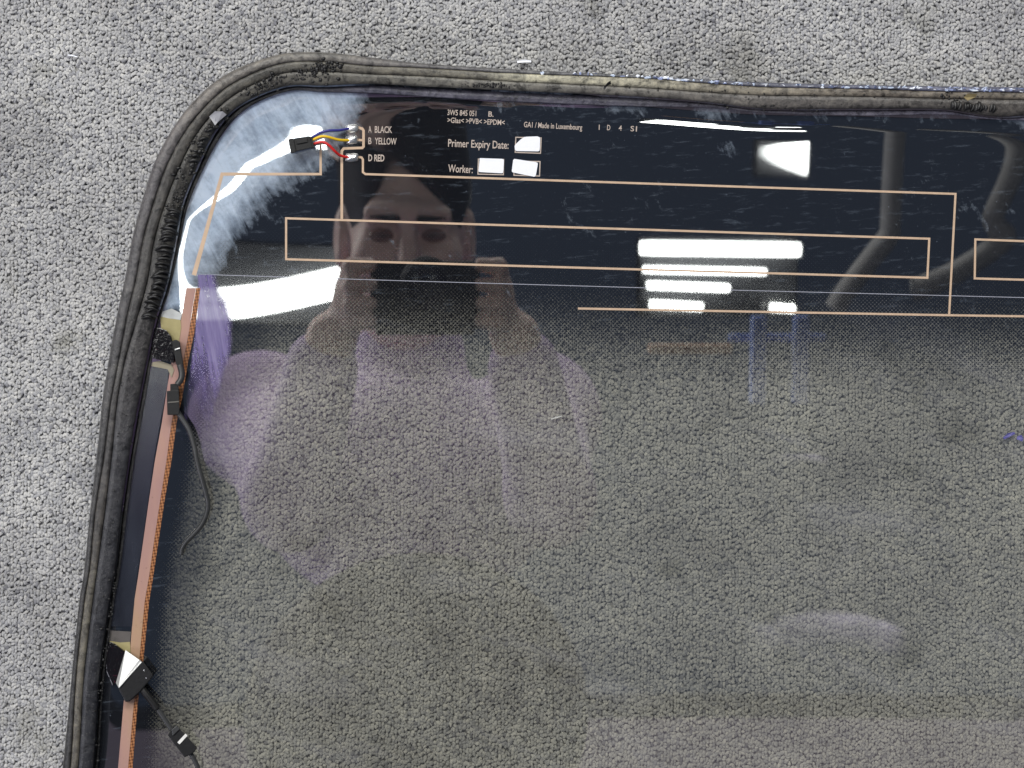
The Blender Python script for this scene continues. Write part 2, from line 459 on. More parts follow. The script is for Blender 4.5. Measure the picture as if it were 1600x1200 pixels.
def poly_interp(v, pts):
    pts = np.array(pts, float); return np.interp(v, pts[:, 0], pts[:, 1])
def to_uv(X, Y, Z):
    f = (HC-Z)/HC; return X/(U*f)+800, 600-Y/(U*f)
def build_frit():
    u, v = to_uv(PX, PY, PZ)
    yb = v-(u-450)*0.0245                                       # along the tilt of the printed lines
    top = np.clip((580-yb)/274, 0, 1)  # dots carried lower: the print's shadow on the carpet put into them
    top = np.where(yb < 306, 1, top**1.35*0.97)
    xl = np.where(v < 1330, poly_interp(v, [(430, 350), (500, 338), (600, 318), (660, 302), (780, 280), (900, 256), (1000, 246), (1200, 227), (1400, 208)]), 208-(v-1400)*0.1)
    left = np.clip((xl+16-u)/38, 0, 1)
    ur = 3300-u; right = np.clip((xl+16-ur)/38, 0, 1)
    bot = np.clip((v-1790)/50, 0, 1)
    cov = np.maximum.reduce([top, left, right, bot])
    # primer left on the print plus painted lamp sheen in the corner, a light wipe along the upper edge
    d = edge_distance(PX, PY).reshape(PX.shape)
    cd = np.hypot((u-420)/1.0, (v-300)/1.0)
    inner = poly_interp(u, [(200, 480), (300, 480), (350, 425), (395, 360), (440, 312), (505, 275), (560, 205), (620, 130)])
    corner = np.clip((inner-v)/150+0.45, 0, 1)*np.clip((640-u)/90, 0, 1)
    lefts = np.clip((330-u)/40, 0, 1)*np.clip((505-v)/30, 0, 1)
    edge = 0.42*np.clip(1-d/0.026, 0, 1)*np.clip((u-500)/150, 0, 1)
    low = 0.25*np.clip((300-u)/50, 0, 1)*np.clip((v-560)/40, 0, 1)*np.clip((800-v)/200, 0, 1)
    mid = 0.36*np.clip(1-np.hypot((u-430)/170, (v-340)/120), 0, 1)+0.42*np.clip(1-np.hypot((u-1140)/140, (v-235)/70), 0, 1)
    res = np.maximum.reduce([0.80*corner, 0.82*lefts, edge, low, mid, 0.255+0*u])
    N = NL; keep = cov.reshape(-1) > 0.003
    nr = zg_normals(PX, PY).reshape(-1, 3)
    V = np.stack([PX, PY, PZ], -1).reshape(-1, 3)+nr*0.00015
    q = quad_grid(PR, N); q = q[keep[q].any(1)]
    v0 = V[q[0]]
    if np.cross(v0[1]-v0[0], v0[2]-v0[0])[2] < 0: q = q[:, ::-1]
    used = np.unique(q); mp = -np.ones(len(V), int); mp[used] = np.arange(len(used))
    me = mesh_fast('black_print', V[used], mp[q])
    float_attr(me, 'cover', cov.reshape(-1)[used]); float_attr(me, 'residue_sheen', res.reshape(-1)[used])
    return me
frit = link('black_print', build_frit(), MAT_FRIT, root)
tag(frit, 'black ceramic print round the pane, fading into dots that also stand in for its shadow')

# ------------------------------------------------------------------ seal
def strip(name, ca, cb, profile, colors, parent, rough=0.0, rag=0.0, seed=0.0, mat=None):
    """surface between two of the station curves; profile = [(fraction, height above pane)], colors by station parameter"""
    n = NL; P = []; C = []
    tp = np.array([c[0] for c in colors], float); tc = np.array([c[1] for c in colors], float)
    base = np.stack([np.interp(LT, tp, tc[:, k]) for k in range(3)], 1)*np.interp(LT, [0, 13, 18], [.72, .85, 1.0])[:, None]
    arc = np.concatenate([[0], np.cumsum(np.linalg.norm(np.diff(LOOP[:, 2], axis=0), axis=1))])
    A = LOOP[:, ca] if np.isscalar(ca) else LOOP[:, ca[0]]*(1-ca[2])+LOOP[:, ca[1]]*ca[2]
    B = LOOP[:, cb] if np.isscalar(cb) else LOOP[:, cb[0]]*(1-cb[2])+LOOP[:, cb[1]]*cb[2]
    for k, (fr, h) in enumerate(profile):
        w = rag*(fnoise(arc/22+seed, 5*k+seed+np.zeros(n))-.47)+0.5*rag*(vnoise(arc/5+seed, 9*k+np.zeros(n))-.5)
        uv = A+(B-A)*(fr+w)[:, None]
        hz = h+rough*(fnoise(arc/14+seed, 3.3*k+np.zeros(n))-.47)*2+0.7*rough*(vnoise(arc/5+seed, 7.7*k+np.zeros(n))-.5)
        P.append(on_pane(uv, hz))
        C.append(base*(0.75+0.53*fnoise(arc/60+seed+k, 2.1*k+np.zeros(n)))[:, None])
    P = np.array(P); M = len(profile)
    q = quad_grid(M, n); V = P.reshape(-1, 3)
    v0 = V[q[len(q)//2]]
    if np.cross(v0[1]-v0[0], v0[2]-v0[0])[2] < 0: q = q[:, ::-1]
    me = mesh_fast(name, V, q); color_attr(me, 'Col', np.array(C).reshape(-1, 3))
    return link(name, me, mat or MAT_RUBBER, parent)
def g(r, gg, b, k=0.78):
    c = sr(r, gg, b); m = sum(c)/3; return tuple((x*0.65+m*0.35)*k for x in c)
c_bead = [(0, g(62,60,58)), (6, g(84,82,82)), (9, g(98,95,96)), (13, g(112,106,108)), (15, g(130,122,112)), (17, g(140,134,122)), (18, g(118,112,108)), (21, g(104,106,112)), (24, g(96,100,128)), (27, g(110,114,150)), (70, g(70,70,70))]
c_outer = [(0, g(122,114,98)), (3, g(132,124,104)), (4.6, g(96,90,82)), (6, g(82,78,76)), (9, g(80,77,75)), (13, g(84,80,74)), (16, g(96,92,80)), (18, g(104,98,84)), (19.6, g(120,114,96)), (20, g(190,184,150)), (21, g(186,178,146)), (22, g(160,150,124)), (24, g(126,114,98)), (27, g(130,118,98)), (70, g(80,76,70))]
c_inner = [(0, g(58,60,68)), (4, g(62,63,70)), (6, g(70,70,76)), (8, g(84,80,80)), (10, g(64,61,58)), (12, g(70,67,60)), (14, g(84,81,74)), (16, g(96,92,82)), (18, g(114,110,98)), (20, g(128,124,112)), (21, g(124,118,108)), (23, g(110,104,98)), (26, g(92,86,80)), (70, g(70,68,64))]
c_lip = [(0, g(16,16,18)), (9, g(16,16,18)), (15.5, g(20,20,24)), (17, g(50,48,62)), (18, g(84,82,104)), (21, g(80,78,96)), (23, g(92,88,104)), (26, g(110,106,130)), (70, g(60,60,60))]  # lavender along the top is mirrored light put into the lip's colour
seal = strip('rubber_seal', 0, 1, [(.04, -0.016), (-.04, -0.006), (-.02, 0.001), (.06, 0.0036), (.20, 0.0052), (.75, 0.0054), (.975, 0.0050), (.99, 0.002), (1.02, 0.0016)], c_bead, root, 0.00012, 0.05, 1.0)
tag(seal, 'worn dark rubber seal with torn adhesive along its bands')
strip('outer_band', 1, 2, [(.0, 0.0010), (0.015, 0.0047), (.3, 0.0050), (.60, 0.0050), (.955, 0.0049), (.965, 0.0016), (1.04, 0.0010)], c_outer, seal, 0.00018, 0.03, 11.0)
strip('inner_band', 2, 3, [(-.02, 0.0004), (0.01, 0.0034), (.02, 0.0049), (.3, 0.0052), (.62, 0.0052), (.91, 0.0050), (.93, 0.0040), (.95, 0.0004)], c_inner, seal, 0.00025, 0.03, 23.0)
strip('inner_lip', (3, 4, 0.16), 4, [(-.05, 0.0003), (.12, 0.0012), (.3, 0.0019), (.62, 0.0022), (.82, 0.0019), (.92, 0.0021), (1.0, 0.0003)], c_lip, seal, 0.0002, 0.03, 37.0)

def at_station(t, f):
    """drawing point at station parameter t, f = 0..4 across the curves"""
    i = int(np.argmin(np.abs(LT-t))); a = int(min(3, math.floor(f)))
    return LOOP[i, a]*(1-(f-a))+LOOP[i, a+1]*(f-a), (LOOP[(i+3) % NL, 2]-LOOP[i-3, 2])
def lump_mesh(name, L, Wd, H, seed, bend=0.15):
    rs = np.random.default_rng(seed); bm = bmesh.new()
    bmesh.ops.create_icosphere(bm, subdivisions=2, radius=1.0)
    for v in bm.verts:
        n = 1+0.35*(rs.random()-.5)
        v.co = Vector((v.co.x*L*.5*n, v.co.y*Wd*.5*n+bend*L*(v.co.x**2-.5), max(-0.3, v.co.z)*H*n))
    me = bpy.data.meshes.new(name); bm.to_mesh(me); bm.free(); me.materials.append(MAT_GLUE); return me
def add_ridges(t0, t1, n, f, length, seed, tilt=0.0, H=0.0032):
    mes = [lump_mesh('adhesive_ridge', length*U, 6.5*U, H, seed+k) for k in range(4)]
    for k in range(n):
        t = t0+(t1-t0)*(k+random.uniform(-.25, .25))/n
        p, tan = at_station(t, f+random.uniform(-.05, .05))
        w = on_pane([p], 0.0047)[0]
        o = link('adhesive_ridge', mes[k % 4], None, seal)
        o.location = w; o.rotation_euler = (random.uniform(-.2, .2), random.uniform(-.15, .15), math.atan2(-tan[1], tan[0])+math.pi/2+tilt+random.uniform(-.3, .3))
        s = random.uniform(.75, 1.15); o.scale = (s*random.uniform(.75, 1.05), s, s*random.uniform(.7, 1.2))
add_ridges(9.0, 11.9, 34, 2.58, 28, 100, 0.25, 0.0042)
add_ridges(25.15, 25.95, 15, 2.5, 15, 140, 0.1, 0.0022)
add_ridges(13.1, 14.1, 7, 2.6, 17, 160, 0.8, 0.0026)
def crumbs(name, spots, seed):
    rs = np.random.default_rng(seed); V = []; F = []
    ico = bmesh.new(); bmesh.ops.create_icosphere(ico, subdivisions=1, radius=1.0)
    bv = np.array([v.co[:] for v in ico.verts]); bf = np.array([[v.index for v in f.verts] for f in ico.faces]); ico.free()
    for (t, f, st, sf, n, r) in spots:
        for k in range(n):
            p, _ = at_station(t+rs.normal(0, st), np.clip(f+rs.normal(0, sf), .1, 3.9))
            w = on_pane([p], 0.0052)[0]
            q = bv*r*U*rs.uniform(.4, 1.3)*np.array([rs.uniform(.6, 1.8), rs.uniform(.6, 1.6), .7])*rs.uniform(.7, 1.3, (len(bv), 1))
            F.append(bf+sum(len(x) for x in V)); V.append(q+w)
    me = mesh_fast(name, np.vstack(V), np.vstack(F)); me.materials.append(MAT_GLUE)
    return tag(link(name, me, None, seal), kind='stuff')
crumbs('adhesive_crumbs', [(17.05, 1.5, .13, .35, 90, 2.2), (15.6, 2.4, .3, .3, 70, 2.0), (13.6, 2.5, .5, .35, 90, 2.4), (12, 2.6, .35, .25, 90, 1.8), (16.6, 2.2, .25, .3, 50, 2.0), (19.75, 2.5, .12, .12, 50, 1.6), (25.2, 2.0, .2, .5, 30, 1.8), (23, 2.8, .6, .3, 30, 1.4), (6.5, 2.5, 1.2, .4, 25, 1.1), (21, 1.9, 2.2, .12, 50, 1.1), (2.5, 3.2, 1, .4, 60, 1.5)], 5)
def edge_chips():
    rs = np.random.default_rng(9); V = []; F = []; C = []
    for k in range(150):
        t = rs.uniform(20.1, 27.0); p, tan = at_station(t, rs.uniform(.15, .75)); a = math.atan2(-tan[1], tan[0])
        l = rs.uniform(2, 6.5); h = rs.uniform(1.5, 3.6); m = rs.integers(4, 7)
        an = np.sort(rs.uniform(0, 2*math.pi, m)); uv = np.stack([p[0]+np.cos(an)*l, p[1]+np.sin(an)*h*0.8], 1)
        w = on_pane(uv, 0.0070+rs.uniform(0, .0006)); c = w.mean(0); c[2] += 0.0004
        b = len(V); V += w.tolist()+[c.tolist()]
        for i in range(m): F.append((b+i, b+(i+1) % m, b+m))
        C += [[(.78, .82, .88), (.5, .58, .72), (.10, .12, .2), (.3, .35, .55)][rs.integers(0, 4)]]*(m+1)
    me = mesh_fast('edge_chips', V, F); color_attr(me, 'Col', np.array(C))
    t = NT('chipped_glass_edge'); me.materials.append(t.done(t.bsdf(t.attr('Col', 'Color'), 0.15, ior=1.8)))
    return tag(link('edge_chips', me, None, seal, smooth=False), kind='stuff')
edge_chips()
def flake(name, uvs, h, mat, parent, thick=0.0006):
    w = on_pane(uvs, h); n = len(w); lo = w-np.array([0, 0, thick])
    me = mesh_np(name, np.vstack([w, lo]), [tuple(range(n))[::-1]]+[tuple(range(n, 2*n))]+[(i, (i+1) % n, n+(i+1) % n, n+i) for i in range(n)])
    bm = bmesh.new(); bm.from_mesh(me); bmesh.ops.recalc_face_normals(bm, faces=bm.faces); bm.to_mesh(me); bm.free()
    return link(name, me, mat, parent, smooth=False)
MAT_FLAKE = simple_mat('torn_grey_rubber', sr(150, 150, 155), 0.35, var=0.15, scale=200)
flake('torn_flap', [(327,182),(336,174),(348,174),(354,179),(340,191),(336,196)], np.array([.0072,.008,.0085,.0078,.0085,.0095]), MAT_FLAKE, seal)
flake('torn_flap', [(943,137),(949,129),(954,126),(955,131),(949,134),(944,141)], np.array([.008,.011,.013,.011,.009,.008]), MAT_GLUE, seal)
flake('torn_flap', [(1506,152),(1512,146),(1527,147),(1524,152),(1512,157)], np.array([.008,.010,.011,.009,.008]), simple_mat('brown_rubber_shred', sr(150, 135, 95), 0.6), seal)

# ------------------------------------------------------------------ printed lines and lettering
def ribbon(name, pts, width, mat, parent, h=0.00030, th=0.00016, closed=False, step=9, label=None):
    P = [np.array(p, float) for p in pts]
    if closed: P.append(P[0])
    dense = []
    for a, b in zip(P[:-1], P[1:]):
        k = max(1, int(np.linalg.norm(b-a)/step))
        for i in range(k): dense.append(a+(b-a)*i/k)
    dense.append(P[-1]); D = np.array(dense)
    n = len(D); T = np.zeros_like(D); wd = np.full(n, width/2.0) if np.isscalar(width) else np.interp(np.arange(n)/(n-1), *zip(*width))/2
    off = np.zeros_like(D)
    for i in range(n):
        a = D[i]-D[i-1] if i > 0 else ((D[0]-D[-2]) if closed else D[1]-D[0])
        b = D[i+1]-D[i] if i < n-1 else ((D[1]-D[0]) if closed else D[-1]-D[-2])
        a = a/np.linalg.norm(a); b = b/np.linalg.norm(b); na = np.array([-a[1], a[0]]); nb = np.array([-b[1], b[0]])
        m = na+nb; m = m/max(1e-6, np.linalg.norm(m)); off[i] = m/max(.5, m.dot(na))
    Lf = D+off*wd[:, None]; Rt = D-off*wd[:, None]
    a = on_pane(Lf, h); b = on_pane(Rt, h); c = on_pane(Rt, h-th); d = on_pane(Lf, h-th)
    V = np.concatenate([a, b, c, d]); F = []
    for i in range(n-1):
        for q, r in ((0, 1), (1, 2), (3, 0)):
            F.append((q*n+i, q*n+i+1, r*n+i+1, r*n+i))
    me = mesh_np(name, V, F)
    bm = bmesh.new(); bm.from_mesh(me); bmesh.ops.recalc_face_normals(bm, faces=bm.faces)
    if sum(f.normal.z for f in bm.faces) < 0: bmesh.ops.reverse_faces(bm, faces=bm.faces)
    bm.to_mesh(me); bm.free()
    o = link(name, me, mat, parent, smooth=False)
    if label: o['label'] = label
    return o
LW = 3.3
ribbon('antenna_line', [(501,222),(501,272),(347,272),(303,430)], [(0, 3.5), (.45, 4.5), (.5, 5), (1, 7)], MAT_LINE, root)
ribbon('antenna_line', [(559,199),(566,201),(568,204),(568,229),(566,231),(537,232),(534,236),(534,342)], 4.0, MAT_LINE, root)
ribbon('antenna_line', [(559,218.5),(566,219)], 3.5, MAT_LINE, root)
ribbon('antenna_line', [(559,245),(565,246),(567,249),(567,269),(571,272),(1493,303),(1483,493)], LW, MAT_LINE, root)
ribbon('antenna_line', [(447,341),(1452,373),(1449,434),(447,405)], LW, MAT_LINE, root, closed=True)
ribbon('antenna_line', [(1850,386),(1524,374),(1523,435),(1850,444)], LW, MAT_LINE, root)
ribbon('antenna_line', [(903,482),(1482,492.5),(2000,500)], LW, MAT_LINE, root, h=0.00034)
MAT_FILM_EDGE = simple_mat('film_edge', (0.32, 0.33, 0.38), 0.3, var=.3)
ribbon('film_edge', [(306,428.5),(640,439),(1000,449.5),(1600,465),(1900,472)], 1.1, MAT_FILM_EDGE, root, h=0.00026)

def text_part(body, p0, p1, cap, bold=0.012, name='printed_text'):
    """lettering from drawing point p0 (start of baseline) to p1 (its end), cap height in drawing units"""
    def raw(s, off):
        cu = bpy.data.curves.new('t', 'FONT'); cu.body = s; cu.size = 1.0; cu.offset = off; cu.resolution_u = 3
        ob = bpy.data.objects.new('t', cu); COL.objects.link(ob)
        dg = bpy.context.evaluated_depsgraph_get(); dg.update()
        m = bpy.data.meshes.new_from_object(ob.evaluated_get(dg))
        bpy.data.objects.remove(ob, do_unlink=True); bpy.data.curves.remove(cu); return m
    mh = raw('H', 0); hc = max(v.co.y for v in mh.vertices)
    m = raw(body, bold); co = np.array([v.co[:] for v in m.vertices])
    x0, x1 = co[:, 0].min(), co[:, 0].max()
    p0 = np.array(p0, float); p1 = np.array(p1, float); d = p1-p0; L = np.linalg.norm(d); d /= L; up = np.array([d[1], -d[0]])
    uv = p0+d*((co[:, 0:1]-x0)/(x1-x0)*L)+up*(co[:, 1:2]/hc*cap)
    w = on_pane(uv, 0.00034)
    m.vertices.foreach_set('co', w.astype(np.float32).ravel()); m.name = name
    m.materials.clear(); m.update()
    bm = bmesh.new(); bm.from_mesh(m)
    if sum(f.normal.z*f.calc_area() for f in bm.faces) < 0: bmesh.ops.reverse_faces(bm, faces=bm.faces)
    bm.to_mesh(m); bm.free()
    return link(name, m, MAT_TEXT, frit, smooth=False)
text_part('A', (575.5,207), (580.5,207), 10); text_part('BLACK', (585.5,207.2), (612.5,207.6), 10)
text_part('B', (575.5,225), (580.5,225), 10); text_part('YELLOW', (585.5,225.2), (619.5,226), 10)
text_part('D RED', (575.5,251.5), (600.5,252), 10, .025)
text_part('3W5 845 051', (699,179.5), (744,181.5), 8.2); text_part('B.', (763,182), (771,182.4), 8)
text_part('>Glas< >PVB< >EPDM<', (699,191.5), (788.5,195.5), 8)
text_part('GA1 / Made in Luxembourg', (818.5,198.5), (909.5,203), 8.2)
text_part('1', (935.5,202.8), (936.8,202.85), 8, 0); text_part('D', (948.5,203.2), (953.5,203.4), 8)
text_part('4', (966.5,204), (971.5,204.2), 8); text_part('S1', (985,204.8), (995,205.4), 8)
text_part('Primer Expiry Date:', (700,229), (794.5,232.5), 11.5); text_part('Worker:', (700,268.5), (738.5,270.5), 11.5)
for q in ([(806,214.5),(845.5,215.5),(844.5,239.5),(805,238)], [(747.5,248.5),(787,249.3),(786.5,273),(746.8,272)], [(803.2,251.8),(843.8,252.4),(843,275),(803,273.8)]):
    ribbon('printed_box', q, 1.6, MAT_TEXT, frit, h=0.00034, closed=True)
for q, lb in (([(804,228),(806,225),(814,217.5),(819,214.2),(822.6,213.6),(839.6,213),(843.4,214.6),(844,217),(843.4,233),(843,235.4),(841,236.5),(807,236),(804.6,234)], 'white sticker with a cut corner beside Primer Expiry Date'),
          ([(749.7,247),(784.5,248.2),(786.8,249),(787.4,251),(786.5,267.7),(785.8,270),(783.8,270.7),(750,268.9),(748.2,268.3),(747.8,266.7)], 'greyish white sticker straight in its box beside Worker'),
          ([(801.8,250),(803.6,248.3),(805.5,248.5),(837.3,253.3),(839.9,254.3),(840.3,256.6),(837.4,273),(836.3,275.6),(834.0,276),(802,269.6),(800,268.5),(799.7,266.2)], 'tilted white sticker hanging over its box')):
    o = flake('sticker', q, 0.0007, MAT_STICKER, root, 0.0003); o['label'] = lb

# ------------------------------------------------------------------ busbar and films at the left side
MAT_COPPER = simple_mat('tan_copper_band', sr(205, 162, 130), 0.38, metal=0.0, var=0.10, scale=120, bump=0.06)
def copper_mat():
    t = NT('tan_copper_band'); c = t.coord(); n = t.noise(t.mapping(c, (3, .6, 1)), 16, 4); n2 = t.noise(c, 600, 3)
    col = t.ramp(n, [(0.3, sr(172, 144, 110)), (0.5, sr(172, 136, 122)), (0.7, sr(158, 124, 120))])
    col = t.mixc(t.math('MULTIPLY', t.math('SUBTRACT', n2, .66, clamp=True), 4, clamp=True), col, (.1, .06, .04, 1))
    return t.done(t.bsdf(col, 0.33, normal=t.bump(n2, .08, .0003)))
MAT_COPPER = copper_mat()
BAR = [(450,291,306),(480,286.5,301),(520,279,295),(570,267,285),(620,259,277),(660,253,268),(720,242,260),(780,233,250.5),(840,224.5,241.5),(900,216,233),(940,209.6,226),(1030,202,217.6),(1100,193,209),(1200,184.5,200),(1330,174,189),(1500,160,175)]
def band(name, rows, mat, h, parent, label=None):
    rows = np.array(rows, float); yy = np.arange(rows[0, 0], rows[-1, 0]+1, 6.0)
    l = np.interp(yy, rows[:, 0], rows[:, 1]); r = np.interp(yy, rows[:, 0], rows[:, 2]); n = len(yy)
    a = on_pane(np.stack([l, yy], 1), h); b = on_pane(np.stack([r, yy], 1), h)
    a0 = a-np.array([0, 0, min(h*.8, .0002)]); b0 = b-np.array([0, 0, min(h*.8, .0002)])
    F = []
    for q, s in ((0, 1), (1, 3), (2, 0)):
        F += [(q*n+i+1, q*n+i, s*n+i, s*n+i+1) for i in range(n-1)]
    F += [(0, 2*n, 3*n, n), (n-1, 2*n-1, 4*n-1, 3*n-1)]
    me = mesh_np(name, np.vstack([a, b, a0, b0]), F)
    o = link(name, me, mat, parent, smooth=False)
    if label: o['label'] = label
    return o
bar = band('busbar', BAR, MAT_COPPER, 0.00042, root, 'tan copper busbar running down the left side')
def strip_mat():
    t = NT('brown_dotted_edge'); c = t.coord()
    s = t.n('ShaderNodeSeparateXYZ', i_Vector=t.mapping(c, (1/.0026, 1/.0026, 1), (0, 0, .6)))
    w = t.math('MULTIPLY', t.math('SINE', t.math('MULTIPLY', s.outputs[0], 6.283)), t.math('SINE', t.math('MULTIPLY', s.outputs[1], 6.283)))
    col = t.mixc(t.math('ADD', t.math('MULTIPLY', w, .8), .5, clamp=True), (*sr(92, 54, 30), 1), (*sr(172, 118, 78), 1))
    return t.done(t.bsdf(col, 0.3))
MAT_BROWN = strip_mat()
band('dotted_edge', [(y, r+0.3, r+w) for (y, l, r), w in zip(BAR, [7, 8, 8.5, 8, 8, 8, 8, 7, 7, 6.5, 7, 6.5, 6, 7, 7, 7])][0:], MAT_BROWN, 0.00036, bar, 'brown dotted edge of the busbar')
t = NT('grey_film'); c = t.coord(); n = t.noise(t.mapping(c, (3, .7, 1)), 20, 5)
MAT_GFILM = t.done(t.bsdf(t.ramp(n, [(.3, (.008, .009, .013)), (.7, (.026, .030, .040))]), 0.16, ior=1.8))
band('cover_film', [(571,238,264),(600,228,262),(650,220,252),(700,214,243),(775,202,232),(850,190,222),(905,182,213),(983,171,206)], MAT_GFILM, 0.0005, root)
MAT_YTAPE = simple_mat('yellowed_tape', sr(158, 148, 104), 0.4, var=.35, scale=90)
flake('yellow_tape', [(250,494),(262,497),(282,500),(283,512),(279,540),(275,548),(262,535),(252,516)], 0.0007, MAT_YTAPE, root, 0.0003)
flake('yellow_tape', [(238,566),(250,564),(268,570),(272,578),(268,590),(262,577),(236,572)], 0.0009, simple_mat('pale_tape', sr(140, 132, 112), .4, var=.25, scale=90), root, 0.0003)
flake('yellow_tape', [(168,1001),(188,1004),(203,1003),(204,1020),(196,1018),(180,1006)], 0.0008, MAT_YTAPE, root, 0.0003)
flake('clear_tape', [(169,985),(205,987),(203,1003),(188,1004),(168,1001)], 0.00065, simple_mat('clear_tape', sr(92, 88, 84), .12, var=.5, scale=60, ior=1.8), root, 0.0003)
flake('clear_tape', [(254,487),(268,482),(284,490),(282,500),(262,497),(250,494)], 0.0008, simple_mat('silver_tape', sr(176, 178, 176), .2, var=.4, scale=120), root, 0.0003)
# streaky purple patch over the dotted print
def purple_layer():
    u = np.arange(262, 470, 3.0); v = np.arange(424, 760, 3.0); uu, vv = np.meshgrid(u, v)
    lx = np.interp(vv, [424, 450, 520, 600, 700, 760], [306, 308, 303, 292, 276, 262])
    rx = np.interp(vv, [424, 440, 470, 500, 540, 600, 700, 760], [340, 342, 356, 366, 366, 350, 330, 300])
    m = np.clip((uu-lx)/3, 0, 1)*np.clip((rx-uu)/18+.4, 0, 1)*np.clip((760-vv)/220, .0, 1)
    m = np.maximum(m, 0.30*np.clip(1-np.hypot((uu-400)/60, (vv-490)/26), 0, 1)); m *= (vv > 428+(uu-306)*.03)
    P = on_pane(np.stack([uu.ravel(), vv.ravel()], 1), 0.00032); R, Cn = uu.shape; idx = np.arange(R*Cn).reshape(R, Cn)
    q = np.stack([idx[:-1, :-1], idx[1:, :-1], idx[1:, 1:], idx[:-1, 1:]], -1).reshape(-1, 4)
    q = q[(m.ravel()[q] > 0.01).any(1)]; used = np.unique(q); mp = -np.ones(R*Cn, int); mp[used] = np.arange(len(used))
    me = mesh_fast('purple_patch', P[used], mp[q]); float_attr(me, 'amount', m.ravel()[used])
    t = NT('purple_streaks'); c = t.coord(); a = t.attr('amount')
    n1 = t.noise(t.mapping(c, (10, 1, 1), (0, 0, -.16)), 24, 5, .62); n2 = t.noise(c, 420, 4, .7)
    k = t.math('MULTIPLY', t.math('SUBTRACT', t.math('ADD', a, t.math('ADD', t.math('MULTIPLY', n1, .7), t.math('MULTIPLY', n2, .35))), .92, clamp=True), 1.7, clamp=True)
    col = t.ramp(n1, [(.3, sr(78, 66, 112)), (.55, sr(108, 94, 148)), (.8, sr(152, 140, 178))])
    s = t.mixs(t.math('MULTIPLY', k, .8), t.n('ShaderNodeBsdfTransparent').outputs[0], t.bsdf(col, .22, ior=1.9, normal=t.bump(n1, .1, .0004)))
    return link('purple_patch', me, t.done(s), root)
purple_layer()
def reflection_patch(cu, cv, ru, rv, amount):  # pale reflection put onto the pane as a tint
    u = np.arange(cu-ru, cu+ru, 5.0); v = np.arange(cv-rv, cv+rv, 5.0); uu, vv = np.meshgrid(u, v)
    a = (uu-cu)/ru; b = (vv-cv)/rv; up = -0.55+0.5*a*a                      # crisp upper rim, fading downwards
    m = np.clip((b-up)/0.16, 0, 1)*np.clip(1-(b-up)/0.95, 0, 1)*np.clip((1-np.abs(a))/0.3, 0, 1)*np.clip(0.75+0.6*a, 0.1, 1)
    P = on_pane(np.stack([uu.ravel(), vv.ravel()], 1), 0.0002); R, Cn = uu.shape; idx = np.arange(R*Cn).reshape(R, Cn)
    q = np.stack([idx[:-1, :-1], idx[1:, :-1], idx[1:, 1:], idx[:-1, 1:]], -1).reshape(-1, 4)
    me = mesh_fast('painted_reflection', P, q); float_attr(me, 'amount', m.ravel())
    t = NT('reflection_tint'); c = t.coord(); n1 = t.noise(t.mapping(c, (1, 2, 1)), 45, 6, .65, .6)
    k = t.math('MULTIPLY', t.math('MULTIPLY', t.attr('amount'), t.math('SUBTRACT', t.math('MULTIPLY', n1, 2.4), .45, clamp=True)), amount, clamp=True)
    s = t.mixs(k, t.n('ShaderNodeBsdfTransparent').outputs[0], t.bsdf((.62, .58, .68), .5))
    return link('painted_reflection', me, t.done(s), root)
reflection_patch(1292, 985, 130, 60, .38)
reflection_patch(1250, 716, 50, 14, .25)

# ------------------------------------------------------------------ wires, solder, connectors
def tube(name, pts, r, mat, parent, k=10, n=10):
    P = catmull(pts, n) if len(pts) > 2 else np.array(pts, float)
    N = len(P); T = np.gradient(P, axis=0); T /= np.linalg.norm(T, axis=1, keepdims=True)
    up = np.array([0, 0, 1.0]); V = []; rr = np.full(N, r) if np.isscalar(r) else np.interp(np.linspace(0, 1, N), np.linspace(0, 1, len(r)), r)
    for i in range(N):
        s = np.cross(T[i], up); s /= max(1e-6, np.linalg.norm(s)); b = np.cross(s, T[i])
        for a in np.arange(k)*2*math.pi/k: V.append(P[i]+rr[i]*(math.cos(a)*s+math.sin(a)*b))
    F = [(i*k+j, i*k+(j+1) % k, (i+1)*k+(j+1) % k, (i+1)*k+j) for i in range(N-1) for j in range(k)]
    F += [tuple(range(k))[::-1], tuple((N-1)*k+j for j in range(k))]
    me = mesh_np(name, V, F)
    bm = bmesh.new(); bm.from_mesh(me); bmesh.ops.recalc_face_normals(bm, faces=bm.faces); bm.to_mesh(me); bm.free()
    return link(name, me, mat, parent)
def on_path(uv, lift):
    return on_pane(uv, lift)
def prism(name, uvs, z0, z1, mat, parent, bevel=0.0003):
    """block standing on the pane with the outline uvs"""
    b = on_pane(uvs, z0); zt = on_pane(uvs, z1); zt[:, 2] = zt[:, 2].mean(); n = len(b)
    bm = bmesh.new(); vb = [bm.verts.new(p) for p in b]; vt = [bm.verts.new(p) for p in zt]
    bm.faces.new(vb); bm.faces.new(vt[::-1])
    for i in range(n): bm.faces.new((vb[i], vt[i], vt[(i+1) % n], vb[(i+1) % n]))
    bmesh.ops.recalc_face_normals(bm, faces=bm.faces)
    if bevel: bmesh.ops.bevel(bm, geom=list(bm.edges), offset=bevel, segments=2, affect='EDGES', profile=.6)
    me = bpy.data.meshes.new(name); bm.to_mesh(me); bm.free()
    return link(name, me, mat, parent, smooth=False)
con = prism('connector', [(457,217),(484,212.5),(488,231),(461,237)], .0042, .0092, MAT_BLACKPL, root, .0004)
con['label'] = 'small black plug on blue, yellow and red wires'
prism('plug_rim', [(450,217.5),(458.5,216),(463,238),(455,240)], .0038, .0097, MAT_BLACKPL, con, .0004)
prism('plug_collar', [(482,214),(487.5,213),(491.5,231.5),(486,232.6)], .0036, .0088, MAT_BLACKPL, con, .0004)
